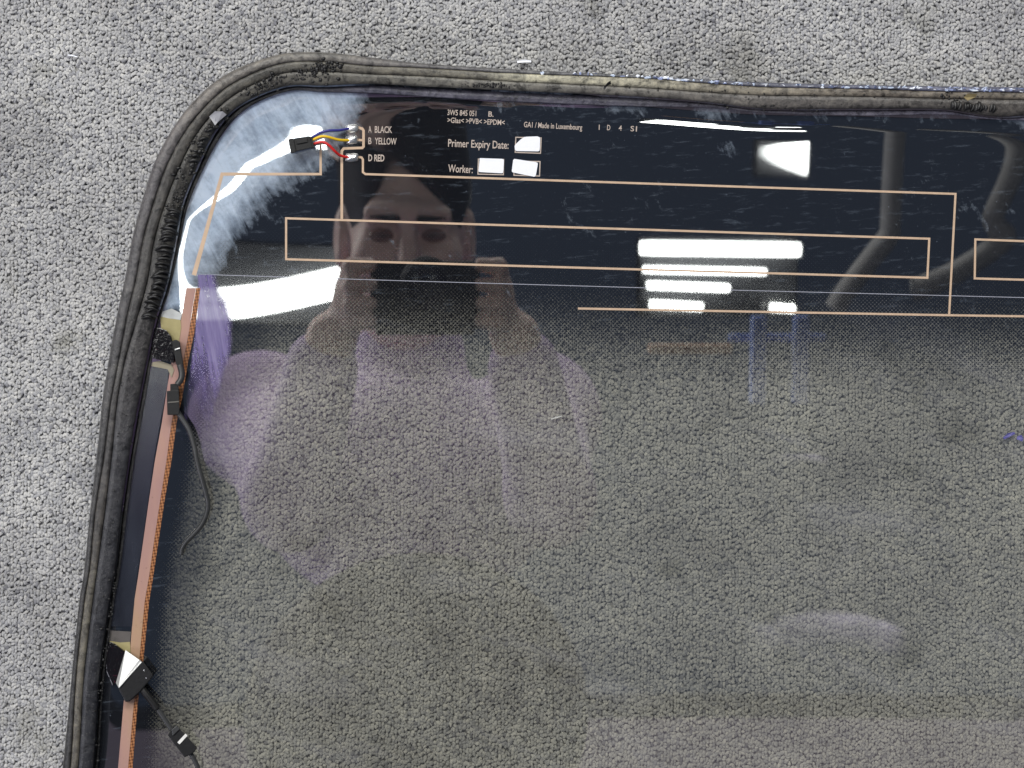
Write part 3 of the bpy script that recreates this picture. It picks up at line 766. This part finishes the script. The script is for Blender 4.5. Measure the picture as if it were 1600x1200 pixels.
prism('latch', [(463,219),(480,216),(481,222),(464,225)], .0088, .0100, MAT_BLACKPL, con, .0002)
for nm, cl, pts, lift in (('wire', (.035, .035, .22), [(486,216),(494,211),(503,206.5),(515,204),(530,203.5),(545,201)], [.0066,.0078,.0082,.0072,.005,.0016]),
                          ('wire', (.80, .52, .02), [(487,220),(494,216),(503,213),(513,214),(525,217.5),(535,219),(546,219)], [.0064,.0078,.0086,.008,.006,.004,.0016]),
                          ('wire', (.62, .022, .02), [(488,226),(496,223),(505,222),(514,227),(523,236),(532,243),(545,246)], [.0062,.0075,.0085,.0085,.007,.004,.0016])):
    w = tube(nm, on_path(pts, np.array(lift)), 0.00082, simple_mat('wire_insulation', cl, .35, var=.15), con)
    w['label'] = {(.035, .035, .22): 'blue wire', (.80, .52, .02): 'yellow wire'}.get(cl, 'red wire')
for q in ((550,201,10,6.3), (550,218.5,9.3,6.6), (550,246.5,10.3,6.8)):
    rs = np.random.default_rng(int(q[1])); bm = bmesh.new(); bmesh.ops.create_icosphere(bm, subdivisions=3, radius=1)
    base = on_pane([(q[0], q[1])])[0]
    for v in bm.verts:
        x, y, z = v.co; k = max(abs(x)**4+abs(y)**4, 1e-6)**.25; rr = math.hypot(x, y)
        sx = x*(rr/k if k > 0 else 1); sy = y*(rr/k if k > 0 else 1)
        nz = 1+.18*(fnoise(np.array(x*3+q[1]), np.array(y*3))-.47)*2
        v.co = Vector((base[0]+sx*q[2]*U*nz, base[1]+sy*q[3]*U*nz, base[2]+.0002+max(0, z)*.0024*nz))
    me = bpy.data.meshes.new('solder_joint'); bm.to_mesh(me); bm.free(); link('solder_joint', me, MAT_SOLDER, root)

# upper lead on the busbar
t = NT('dark_adhesive_pad'); c = t.coord(); n = t.noise(c, 420, 4, .7)
pad_mat = t.done(t.bsdf(t.mixc(t.math('MULTIPLY', t.math('SUBTRACT', n, .62, clamp=True), 5.0, clamp=True), (.006, .005, .006, 1), (.16, .02, .05, 1)), .14, normal=t.bump(t.noise(c, 250, 5), .5, .001)))
lead = prism('contact_pad', [(241,512),(249,512),(260,516),(268,526),(271,540),(273,552),(272,567),(260,564),(247,562),(238,560),(236,535)], .0003, .0032, pad_mat, root, .0006)
lead['label'] = 'dark glued contact pad with the upper cable lead'
prism('terminal', [(268,533),(275,530.5),(281,534),(285.5,562),(288,578),(281,581),(275,568)], .0006, .0062, MAT_BLACKPL, lead, .0006)
prism('terminal_clip', [(273,545.5),(281,543),(281,545.2),(273.3,547.4)], .0061, .0068, MAT_SOLDER, lead, .0001)
tube('sleeve', on_path([(281,570),(284,582),(283,592),(277,601)], np.array([.0075, .008, .0085, .009])), .0019, MAT_CABLE, lead)
blk = prism('cable_plug', [(260.5,611),(279.5,609),(281,640),(280,648),(261.5,648.5)], .0045, .0102, MAT_BLACKPL, lead, .0004)
prism('plug_rim', [(266,600),(279,599),(279,610),(266,612)], .005, .0088, MAT_BLACKPL, blk, .0003)
prism('plug_face', [(262,628),(279.6,626.5),(280,628.5),(262,630)], .0100, .0106, simple_mat('worn_plastic_edge', (.10, .095, .08), .4), blk, .0001)
tube('cable', on_path([(271,634),(277,643),(286,656),(296,673),(303,695),(307,716),(313,740),(320,764),(325,786),(323,802),(315,820),(303,834),(292,845),(285,856),(283,866)],
     np.array([.0078, .0076, .0078, .0084, .0092, .0098, .0098, .009, .0082, .0076, .007, .0062, .005, .0038, .003])), .0016, MAT_CABLE, lead)
# lower lead
lead2 = prism('contact_pad', [(171,1004),(182,1008),(196,1018),(182,1068),(176,1072),(166,1050),(163,1025)], .0003, .0024, pad_mat, root, .0005)
lead2['label'] = 'dark contact pad with the lower cable lead'
t = NT('bright_tin'); c = t.coord(); MAT_TIN = t.done(t.bsdf((.90, .90, .86), .48, metal=.75, normal=t.bump(t.noise(c, 180, 3), .08, .0005)))
clip = flake('metal_clip', [(196,1016),(217.5,1031),(221,1034),(185,1074),(181,1067)], np.array([.0035, .0090, .0088, .0084, .0045]), MAT_TIN, lead2, .0006)
box = prism('terminal_box', [(221.5,1033),(224,1033.5),(240,1055),(236,1061),(219,1081),(202,1096.5),(196,1097),(184.5,1076)], .0016, .0088, MAT_BLACKPL, lead2, .0007)
tube('box_rim', on_path([(221,1034.5),(203,1054.5),(185.5,1074.5)], np.array([.0089, .0089, .0089])), .0005, MAT_TIN, box)
prism('box_mark', [(224,1046),(226,1046.5),(225.6,1048.6),(223.6,1048)], .0086, .0092, MAT_SOLDER, box, 0)
prism('box_mark', [(227.5,1058.5),(229,1059),(228.6,1060.6),(227.2,1060)], .0086, .0092, MAT_SOLDER, box, 0)
tube('sleeve', on_path([(222,1076),(228,1084),(237,1095),(246,1108)], np.array([.0058, .0064, .0066, .0066])), .0022, MAT_BLACKPL, lead2)
tube('cable', on_path([(244,1105),(252,1116),(260,1128),(268,1140)], np.array([.0066, .0066, .0066, .0066])), .00155, MAT_CABLE, lead2)
plug = prism('cable_plug', [(275.5,1133),(308.5,1168.5),(303,1176),(288.5,1183.5),(262,1149),(266,1142)], .0036, .0098, MAT_BLACKPL, lead2, .0005)
prism('white_stripe', [(290,1146),(293,1149.5),(280.5,1163),(277,1160)], .0097, .0103, simple_mat('white_mark', (.75, .74, .70), .5), plug, 0)
prism('plug_latch', [(268,1140),(276,1134),(281,1139),(270,1150)], .0095, .0108, MAT_CABLE, plug, .0003)
tube('cable', on_path([(297,1176),(303,1186),(309,1199),(318,1225),(340,1260),(352,1310)], np.array([.0064, .0064, .006, .0045, .003, .0022])), .0015, MAT_CABLE, lead2)

# ------------------------------------------------------------------ small litter on the carpet
def on_carpet(u, v, dz=0.001):
    z = CARPET_Z+dz; f = (HC-z)/HC; return np.array([(u-800)*U*f, (600-v)*U*f, z])
def sliver(name, a, b, w, mat, label, cat, lift=.0012):
    A, B = on_carpet(*a, lift), on_carpet(*b, lift+.0006); d = (B-A)/np.linalg.norm(B-A); s = np.array([-d[1], d[0], 0])*w*U*.5; up = np.array([0, 0, .0005])
    M = (A+B)/2+np.array([0, 0, .0005])+s*.4
    V = [A-s*.6, A+s*.6, M+s, B+s*.5, B-s*.7, M-s]; V = [p-up for p in V]+[p+up for p in V]; n = 6
    F = [tuple(range(n))[::-1], tuple(range(n, 2*n))]+[(i, (i+1) % n, n+(i+1) % n, n+i) for i in range(n)]
    me = mesh_np(name, V, F); bm = bmesh.new(); bm.from_mesh(me); bmesh.ops.recalc_face_normals(bm, faces=bm.faces); bm.to_mesh(me); bm.free()
    return tag(link(name, me, mat, None, smooth=False), label, cat)
MAT_WHITE = simple_mat('white_plastic_chip', (.9, .92, .97), .3, var=.04)
MAT_BLUE = simple_mat('blue_plastic_chip', (.16, .14, .62), .3, var=.2)
sliver('plastic_sliver', (808,97), (830,96), 5, MAT_WHITE, 'bright white plastic sliver on carpet just above the seal', 'plastic sliver', .0022)
sliver('staple', (861,655), (878,650), 2.4, MAT_WHITE, 'thin white staple on carpet under the middle of the glass', 'staple', .0018)
sliver('plastic_sliver', (106,86), (121,89), 2.0, MAT_WHITE, 'thin pale sliver on open carpet at the upper left', 'plastic sliver')
sliver('plastic_crumb', (1568,685), (1585,676), 6, MAT_BLUE, 'elongated violet blue crumb under the glass near the right edge', 'crumb', .0026)
sliver('plastic_crumb', (1589,684), (1598,687), 9, MAT_BLUE, 'small square violet blue crumb at the very right edge', 'crumb', .0026)

# ------------------------------------------------------------------ what the pane mirrors: ceiling lamps, a skylight, the photographer
t = NT('fluorescent_tube'); MAT_TUBE = t.done(t.n('ShaderNodeEmission', i_Color=(.96, 1.0, .97, 1), i_Strength=22.0).outputs[0])
MAT_HOUSING = simple_mat('grey_painted_steel', (.045, .046, .05), .6, var=.1, scale=60)
MAT_CAP = simple_mat('lamp_end_cap', (.5, .5, .48), .4)
def box_mesh(name, x0, x1, y0, y1, z0, z1, bev=0.004):
    bm = bmesh.new(); bmesh.ops.create_cube(bm, size=1.0)
    for v in bm.verts: v.co = Vector((x0+(v.co.x+.5)*(x1-x0), y0+(v.co.y+.5)*(y1-y0), z0+(v.co.z+.5)*(z1-z0)))
    if bev: bmesh.ops.bevel(bm, geom=list(bm.edges), offset=bev, segments=2, affect='EDGES')
    me = bpy.data.meshes.new(name); bm.to_mesh(me); bm.free(); return me
def ceiling_lamp(tubes, label, pad=.02):
    """tubes = [(x0, y0, x1, y1, radius)] at 4.5 m"""
    xs = [q[0] for q in tubes]+[q[2] for q in tubes]; ys = [q[1] for q in tubes]+[q[3] for q in tubes]
    cx, cy = (min(xs)+max(xs))/2, (min(ys)+max(ys))/2
    e = bpy.data.objects.new('ceiling_lamp', None); COL.objects.link(e); e.location = (cx, cy, 4.5)
    tag(e, label, 'ceiling lamp', 'fluorescent ceiling lamps mirrored in the glass')
    link('housing', box_mesh('housing', min(xs)-pad-cx, max(xs)+pad-cx, min(ys)-pad-cy, max(ys)+pad-cy, .05, .11), MAT_HOUSING, e, smooth=False)
    for x0, y0, x1, y1, r in tubes:
        d = np.array([x1-x0, y1-y0, 0]); d /= np.linalg.norm(d)
        a = np.array([x0-cx, y0-cy, 0]); b = np.array([x1-cx, y1-cy, 0])
        tb = tube('tube', [a, a+d*.004, b-d*.004, b], [r*.8, r, r, r*.8], MAT_TUBE, e, 14, 3)
        for p, s in ((a, -1), (b, 1)):
            tube('end_cap', [p+d*s*.001, p+d*s*.014], r*.7, MAT_CAP, tb, 10)
            link('socket', box_mesh('socket', p[0]+d[0]*s*.008-.006, p[0]+d[0]*s*.008+.006, p[1]-r*.8, p[1]+r*.8, -.005, .052, .001), MAT_CAP, tb, smooth=False)
    return e
ceiling_lamp([(.778, -.118, 1.160, -.122, .0155), (.780, -.166, 1.076, -.171, .0075), (.783, -.201, .985, -.207, .0085), (.786, -.243, .918, -.249, .0090), (1.108, -.250, 1.172, -.254, .0085)],
             'ceiling lamp of stacked short white tubes, mirrored right of the middle of the dark band')
ceiling_lamp([(-.36, -.236, .15, -.134, .0155), (-.36, -.272, .15, -.170, .0155)], 'ceiling lamp with two long white tubes, mirrored as curved streaks in the rounded corner')

t = NT('daylit_opal_panel'); MAT_SKYL = t.done(t.n('ShaderNodeEmission', i_Color=(.84, .72, .92, 1), i_Strength=0.21).outputs[0])
e = bpy.data.objects.new('skylight_panel', None); COL.objects.link(e); e.location = (1.2, -2.3, 4.6)
tag(e, 'wide pale lavender skylight, mirrored as the paler zone along the bottom', 'skylight')
link('opal_sheet', mesh_np('opal_sheet', [(-1.9, -1.1, 0), (1.9, -1.1, 0), (1.9, 1.12, 0), (-1.9, 1.12, 0)], [(0, 3, 2, 1)]), MAT_SKYL, e, smooth=False)
for x0, x1, y0, y1 in ((-1.95, 1.95, 1.12, 1.16), (-1.95, 1.95, -1.14, -1.1), (-1.95, -1.9, -1.1, 1.12), (1.9, 1.95, -1.1, 1.12)):
    link('frame', box_mesh('frame', x0, x1, y0, y1, -.02, .05), MAT_HOUSING, e, smooth=False)

# ------------------------------------------------------------------ photographer
class Field:
    def __init__(self, lo, hi, h):
        self.lo = np.array(lo, np.float32); self.h = h
        self.n = np.ceil((np.array(hi)-self.lo)/h).astype(int)+1
        self.D = np.full(self.n, 0.5, np.float32)
    def sub(self, lo, hi, m=.09):
        i0 = np.clip(np.floor((np.array(lo)-m-self.lo)/self.h).astype(int), 0, self.n); i1 = np.clip(np.ceil((np.array(hi)+m-self.lo)/self.h).astype(int)+1, 0, self.n)
        sl = tuple(slice(a, b) for a, b in zip(i0, i1))
        g = [self.lo[k]+self.h*np.arange(i0[k], i1[k], dtype=np.float32) for k in range(3)]
        return sl, np.meshgrid(*g, indexing='ij')
    def put(self, sl, d, k, cut=False):
        D = self.D[sl]
        if cut:
            hh = np.clip(.5-.5*(D+d)/k, 0, 1); self.D[sl] = D*(1-hh)-d*hh+k*hh*(1-hh)
        else:
            hh = np.clip(.5+.5*(d-D)/k, 0, 1); self.D[sl] = d*(1-hh)+D*hh-k*hh*(1-hh)
    def cap(self, a, b, ra, rb, k=.02, cut=False):
        a = np.array(a, np.float32); b = np.array(b, np.float32); r = max(ra, rb)
        sl, (X, Y, Z) = self.sub(np.minimum(a, b)-r, np.maximum(a, b)+r); ba = b-a
        t_ = np.clip(((X-a[0])*ba[0]+(Y-a[1])*ba[1]+(Z-a[2])*ba[2])/max(1e-9, float(ba@ba)), 0, 1)
        d = np.sqrt((X-a[0]-t_*ba[0])**2+(Y-a[1]-t_*ba[1])**2+(Z-a[2]-t_*ba[2])**2)-(ra+(rb-ra)*t_)
        self.put(sl, d, k, cut)
    def ell(self, c, r, k=.02, cut=False, rx=0.0):
        c = np.array(c, np.float32); r = np.array(r, np.float32); m = float(r.max())
        sl, (X, Y, Z) = self.sub(c-m, c+m); x = X-c[0]; y = Y-c[1]; z = Z-c[2]
        if rx: y, z = y*math.cos(rx)+z*math.sin(rx), -y*math.sin(rx)+z*math.cos(rx)
        q = np.sqrt((x/r[0])**2+(y/r[1])**2+(z/r[2])**2); q2 = np.sqrt((x/r[0]**2)**2+(y/r[1]**2)**2+(z/r[2]**2)**2)
        self.put(sl, q*(q-1)/np.maximum(q2, 1e-6), k, cut)
    def mesh(self, name):
        D = self.D; S = D < 0; nx, ny, nz = D.shape
        c = np.zeros((nx-1, ny-1, nz-1), np.int8)
        for i in (0, 1):
            for j in (0, 1):
                for k in (0, 1): c += S[i:nx-1+i, j:ny-1+j, k:nz-1+k]
        act = (c > 0) & (c < 8); idx = np.argwhere(act); ids = -np.ones(act.shape, np.int32); ids[act] = np.arange(len(idx))
        P = np.zeros((len(idx), 3)); W_ = np.zeros(len(idx))
        corners = [(i, j, k) for i in (0, 1) for j in (0, 1) for k in (0, 1)]
        for p in corners:
            for q in corners:
                if sum(abs(a-b) for a, b in zip(p, q)) == 1 and p < q:
                    a = D[idx[:, 0]+p[0], idx[:, 1]+p[1], idx[:, 2]+p[2]]; b = D[idx[:, 0]+q[0], idx[:, 1]+q[1], idx[:, 2]+q[2]]
                    m = (a < 0) != (b < 0); t_ = np.where(m, a/(a-b+1e-12), 0)
                    pt = np.array(p)+(np.array(q)-np.array(p))*t_[:, None]
                    P[m] += pt[m]; W_[m] += 1
        P = self.lo+self.h*(idx+P/W_[:, None]); F = []
        for ax in range(3):
            o1, o2 = [k for k in range(3) if k != ax]
            a = S[tuple(slice(0, -1) if k == ax else slice(1, -1) for k in range(3))]; b = S[tuple(slice(1, None) if k == ax else slice(1, -1) for k in range(3))]
            e = np.argwhere(a != b); flip = a[tuple(e.T)]
            e2 = e.copy(); e2[:, o1] += 1; e2[:, o2] += 1
            def cell(d1, d2):
                q = e2.copy(); q[:, o1] -= d1; q[:, o2] -= d2; return ids[tuple(q.T)]
            qd = np.stack([cell(1, 1), cell(0, 1), cell(0, 0), cell(1, 0)], -1)
            if ax == 1: flip = ~flip
            qd[~flip] = qd[~flip][:, ::-1]; F.append(qd)
        return mesh_fast(name, P, np.vstack(F))
HX, HY, HZ = -0.007, 0.036, 1.435
def hp(x, y, z): return (HX+x, HY+y, HZ+z)
SHO = {s: (.175*s-.01, -.175, 1.455) for s in (-1, 1)}
ELB = {s: (.150*s, -.225, 1.17) for s in (-1, 1)}
WRI = {s: (.105*s, -.055, 1.105) for s in (-1, 1)}
HIP = {s: (.095*s, -.80, 1.0) for s in (-1, 1)}
KNE = {s: (.11*s, -.76, .52) for s in (-1, 1)}
ANK = {s: (.115*s, -.82, .085) for s in (-1, 1)}
def torso(F, g=0.0):
    F.ell((-.005, -.25, 1.40), (.168+g, .122+g, .098+g), .05, rx=-.75)
    F.ell((0, -.46, 1.27), (.138+g, .15+g, .085+g), .06, rx=-.65)
    F.ell((0, -.71, 1.10), (.14+g, .13+g, .09+g), .06, rx=-.8)
def legs(F, g=0.0):
    for s in (-1, 1):
        F.cap(HIP[s], KNE[s], .088+g, .06+g, .04); F.cap(KNE[s], ANK[s], .058+g, .04+g, .03)
def make_body():
    F = Field((-.42, -1.0, -.02), (.42, .22, 1.60), .0058)
    torso(F); legs(F)
    for s in (-1, 1):
        F.ell(SHO[s], (.07, .065, .06), .05)
        F.cap(SHO[s], ELB[s], .05, .038, .03); F.cap(ELB[s], WRI[s], .039, .026, .02)
        F.cap(ANK[s], (ANK[s][0]+.02*s, -.70, .035), .035, .03, .03)
        # hand round the side of the camera: palm, four bent fingers, thumb
        wx, wy, wz = WRI[s]; px = .073*s
        F.ell((px+.013*s, -.026, 1.098), (.016, .04, .032), .015)
        for k, (yy, L1, L2) in enumerate(((.014, .030, .030), (-.005, .034, .034), (-.024, .032, .032), (-.042, .026, .026))):
            a = (px+.012*s, yy, 1.088); b = (px+.008*s, yy+.004, 1.088-L1*.8); c_ = (px-.014*s, yy+.006, 1.088-L1*.9-.002)
            F.cap(a, b, .0095, .0088, .004); F.cap(b, c_, .0088, .0075, .004)
        F.cap((px+.006*s, -.03, 1.112), (px-.012*s, -.032, 1.128), .0115, .010, .006); F.cap((px-.012*s, -.032, 1.128), (px-.034*s, -.022, 1.128), .010, .0085, .004)
    F.cap(hp(0, -.05, .035), (0, -.19, 1.455), .056, .066, .03)
    F.ell(hp(0, .035, .020), (.076, .098, .096), .02)
    F.ell(hp(0, -.03, -.018), (.063, .092, .074), .03)
    F.ell(hp(0, -.088, -.040), (.042, .032, .040), .03)
    for s in (-1, 1):
        F.ell(hp(.045*s, -.025, -.055), (.024, .022, .026), .02)               # cheek
        F.cap(hp(.008*s, .022, -.090), hp(.046*s, .020, -.074), .011, .010, .012)   # brow
    for s in (-1, 1): F.ell(hp(.031*s, .001, -.096), (.028, .0165, .028), .012, cut=True)
    F.cap(hp(0, .006, -.088), hp(0, -.040, -.106), .0095, .0145, .010)
    for s in (-1, 1): F.ell(hp(.013*s, -.043, -.094), (.010, .009, .012), .008)
    F.cap(hp(-.019, -.070, -.088), hp(.019, -.070, -.088), .0075, .0075, .006)
    F.cap(hp(-.016, -.080, -.086), hp(.016, -.080, -.086), .0075, .0075, .005)
    for s in (-1, 1):
        F.ell(hp(.081*s, -.008, .008), (.010, .034, .021), .010)
        F.ell(hp(.090*s, -.006, -.002), (.006, .020, .010), .005, cut=True)
    return F.mesh('person')
t = NT('skin'); c = t.coord(); n = t.noise(c, 60, 4); n2 = t.noise(c, 700, 3)
MAT_SKIN = t.done(t.bsdf(t.ramp(n, [(.3, (.84, .62, .54)), (.7, (.94, .74, .66))]), .5, normal=t.bump(n2, .15, .0006), Subsurface_Weight=.08, Subsurface_Scale=.01))
person = link('person', make_body(), MAT_SKIN)
tag(person, 'dark haired person in lavender shirt and added dark overalls bending over the glass, holding a camera', 'person')
def child(name, F, mat): return link(name, F.mesh(name), mat, person)
F = Field((-.12, -.12, 1.30), (.11, .19, 1.60), .0045)
F.ell(hp(0, .047, .022), (.086, .104, .110), .01); F.ell(hp(0, -.045, .055), (.075, .09, .07), .03)
F.ell(hp(0, -.040, -.085), (.064, .094, .075), .012, cut=True)
for s in (-1, 1): F.ell(hp(.085*s, -.015, .0), (.024, .042, .034), .01, cut=True)
child('hair', F, simple_mat('dark_hair', (.014, .011, .010), .5, var=.5, scale=500, bump=.7))
for s in (-1, 1):
    F = Field(hp(.031*s-.03, -.02, -.11), hp(.031*s+.03, .05, -.05), .0022)
    F.cap(hp(.013*s, .0165, -.0985), hp(.047*s, .018, -.083), .0034, .0016, .003)
    child('eyebrow', F, simple_mat('dark_brow', (.02, .015, .012), .6))
    bm = bmesh.new(); bmesh.ops.create_uvsphere(bm, u_segments=20, v_segments=14, radius=.0108)
    me = bpy.data.meshes.new('eye'); bm.to_mesh(me); bm.free()
    tt = NT('shaded_eye'); cc = tt.coord(); z = tt.n('ShaderNodeSeparateXYZ', i_Vector=cc).outputs[2]
    me.materials.append(tt.done(tt.bsdf(tt.ramp(tt.math('MULTIPLY', z, -80.0), [(.0, (.34, .22, .18)), (.70, (.30, .19, .16)), (.9, (.10, .06, .05)), (1, (.08, .05, .04))]), .15)))  # shade of the eye socket put into the eye's brown colour
    o = link('eye', me, None, person); o.location = hp(.031*s, -.001, -.0675); o.scale = (1.55, .72, .9)
F = Field((-.40, -.80, .90), (.40, .02, 1.60), .0062)
F.ell((-.005, -.25, 1.40), (.187, .142, .117), .05, rx=-.75); F.ell((0, -.44, 1.285), (.167, .15, .115), .06, rx=-.65)
for s in (-1, 1):
    F.ell(SHO[s], (.082, .077, .072), .05)
    F.cap(SHO[s], ELB[s], .062, .050, .03); F.cap(ELB[s], np.array(ELB[s])*.2+np.array(WRI[s])*.8, .050, .041, .02)
F.cap((0, -.20, 1.45), (0, -.105, 1.452), .078, .070, .03)
F.cap(hp(0, .08, -.02), (0, -.055, 1.46), .072, .058, .010, cut=True)
child('shirt', F, simple_mat('lavender_cotton', (.46, .35, .58), .85, var=.12, scale=40, bump=.3))
F = Field((-.30, -1.0, .06), (.30, -.22, 1.50), .0075)
F.ell((0, -.71, 1.10), (.178, .168, .128), .05, rx=-.8); F.ell((0, -.47, 1.262), (.205, .20, .140), .05, rx=-.65); legs(F, .014)
child('overalls', F, simple_mat('dark_denim', (.022, .024, .032), .85, var=.3, scale=200))  # overalls put in near black so the lower torso hardly mirrors
for s in (-1, 1):
    F = Field((ANK[s][0]-.09, -.94, -.012), (ANK[s][0]+.11, -.62, .13), .006)
    F.cap((ANK[s][0], -.845, .035), (ANK[s][0]+.022*s, -.695, .028), .046, .042, .02); F.cap(ANK[s], (ANK[s][0], -.84, .04), .048, .046, .02)
    child('shoe', F, simple_mat('black_shoe', (.02, .02, .022), .5))
# the hand-held camera, its lens just above the viewpoint
ce = bpy.data.objects.new('photo_camera', None); COL.objects.link(ce); ce.location = (0, 0, HC+.006)
tag(ce, 'black compact camera held in both hands below the face', 'camera')
MAT_CAMB = simple_mat('black_camera_body', (.018, .018, .019), .45, var=.2, scale=900, bump=.3)
link('camera_body', box_mesh('camera_body', -.060, .060, -.050, .022, .060, .102, .006), MAT_CAMB, ce, smooth=False)
def ring(name, r0, r1, z0, z1, mat, parent):
    k = 40; an = np.arange(k)*2*math.pi/k; V = []
    for r, z in ((r0, z0), (r1, z0), (r1, z1), (r0, z1)): V += [(r*math.cos(a), r*math.sin(a), z) for a in an]
    F_ = [(q*k+j, q*k+(j+1) % k, ((q+1) % 4)*k+(j+1) % k, ((q+1) % 4)*k+j) for q in range(4) for j in range(k)]
    me = mesh_np(name, V, F_); bm = bmesh.new(); bm.from_mesh(me); bmesh.ops.recalc_face_normals(bm, faces=bm.faces); bm.to_mesh(me); bm.free()
    return link(name, me, mat, parent, smooth=False)
lens = ring('lens_barrel', .021, .028, .004, .0605, MAT_CAMB, ce)
ring('focus_ring', .0281, .0295, .022, .042, simple_mat('ribbed_rubber', (.03, .03, .03), .6), lens)
k = 40
link('front_glass', mesh_np('front_glass', [(.021*math.cos(a), .021*math.sin(a), .010) for a in np.arange(k)*2*math.pi/k]+[(0, 0, .007)], [((j+1) % k, j, k) for j in range(k)]), simple_mat('coated_lens', (.01, .008, .02), .03, ior=1.9), lens)
link('rear_screen', box_mesh('rear_screen', -.040, .040, -.040, .012, .102, .1045, .001), simple_mat('screen_glass', (.02, .02, .024), .1), ce, smooth=False)

# ------------------------------------------------------------------ overhead things that show as faint reflections
MAT_HOSE = simple_mat('grey_hose', (.44, .44, .43), .6, var=.3, scale=30)
for pts, lb in (([(.90, .30), (.872, .14), (.868, .02), (.866, -.005), (.845, -.03), (.81, -.07), (.785, -.10), (.775, -.115)], 'pale grey air hose mirrored as a bent streak left of the standing printed line'),
                ([(1.20, .26), (1.10, .12), (1.045, .03), (1.05, .004), (1.062, -.012), (.99, -.056), (.93, -.08), (.91, -.085)], 'pale grey air hose mirrored as a hooked streak at the right edge')):
    e = bpy.data.objects.new('air_hose', None); COL.objects.link(e); e.location = (pts[0][0], pts[0][1], 2.4)
    tag(e, lb, 'hose', 'air hoses hanging overhead')
    P3 = [np.array([x-pts[0][0], y-pts[0][1], .0]) for x, y in pts]
    hs = tube('hose_line', P3, .018, MAT_HOSE, e, 12, 10)
    for p in (P3[0], P3[-1]):
        tube('hose_collar', [p+np.array([0, 0, -.02]), p+np.array([0, 0, .05])], .027, MAT_CAP, hs, 12)

MAT_BLUEP = simple_mat('blue_steel', (.20, .31, .72), .5, var=.1); MAT_ORANGE = simple_mat('orange_steel', (.62, .42, .30), .5, var=.1)
e = bpy.data.objects.new('shelf_frame', None); COL.objects.link(e); e.location = (.64, -.18, 2.4)
tag(e, 'blue and orange steel shelf frame overhead, mirrored faintly below the lamp bars', 'shelf frame')
for x in (.648, .722):
    link('post', box_mesh('post', x-.012-.64, x+.012-.64, -.075, .055, 0, .03, .002), MAT_BLUEP, e, smooth=False)
link('beam', box_mesh('beam', .455-.64, .60-.64, .0, .014, -.005, .02, .002), MAT_ORANGE, e, smooth=False)
link('tie_bar', box_mesh('tie_bar', .60-.64, .77-.64, .015, .027, .031, .045, .002), MAT_BLUEP, e, smooth=False)
e = bpy.data.objects.new('glow_wedge', None); COL.objects.link(e); e.location = (1.14, .055, 4.5)  # emitter added and shaped so that a bright triangle shows in the pane
tag(e, 'added white glowing wedge, shaped to mirror as the bright triangle near the upper edge', 'ceiling lamp')
wv = [(-.075, .0015), (.058, -.0215), (.060, .030), (-.075, .014)]
link('glow_face', mesh_np('glow_face', [(x, y, 0) for x, y in wv]+[(x, y, .012) for x, y in wv], [(0, 1, 2, 3)[::-1], (0, 4, 5, 1), (1, 5, 6, 2), (2, 6, 7, 3), (3, 7, 4, 0)]), MAT_TUBE, e, smooth=False)
link('housing', box_mesh('housing', -.08, .07, -.025, .04, .014, .06), MAT_HOUSING, e, smooth=False)
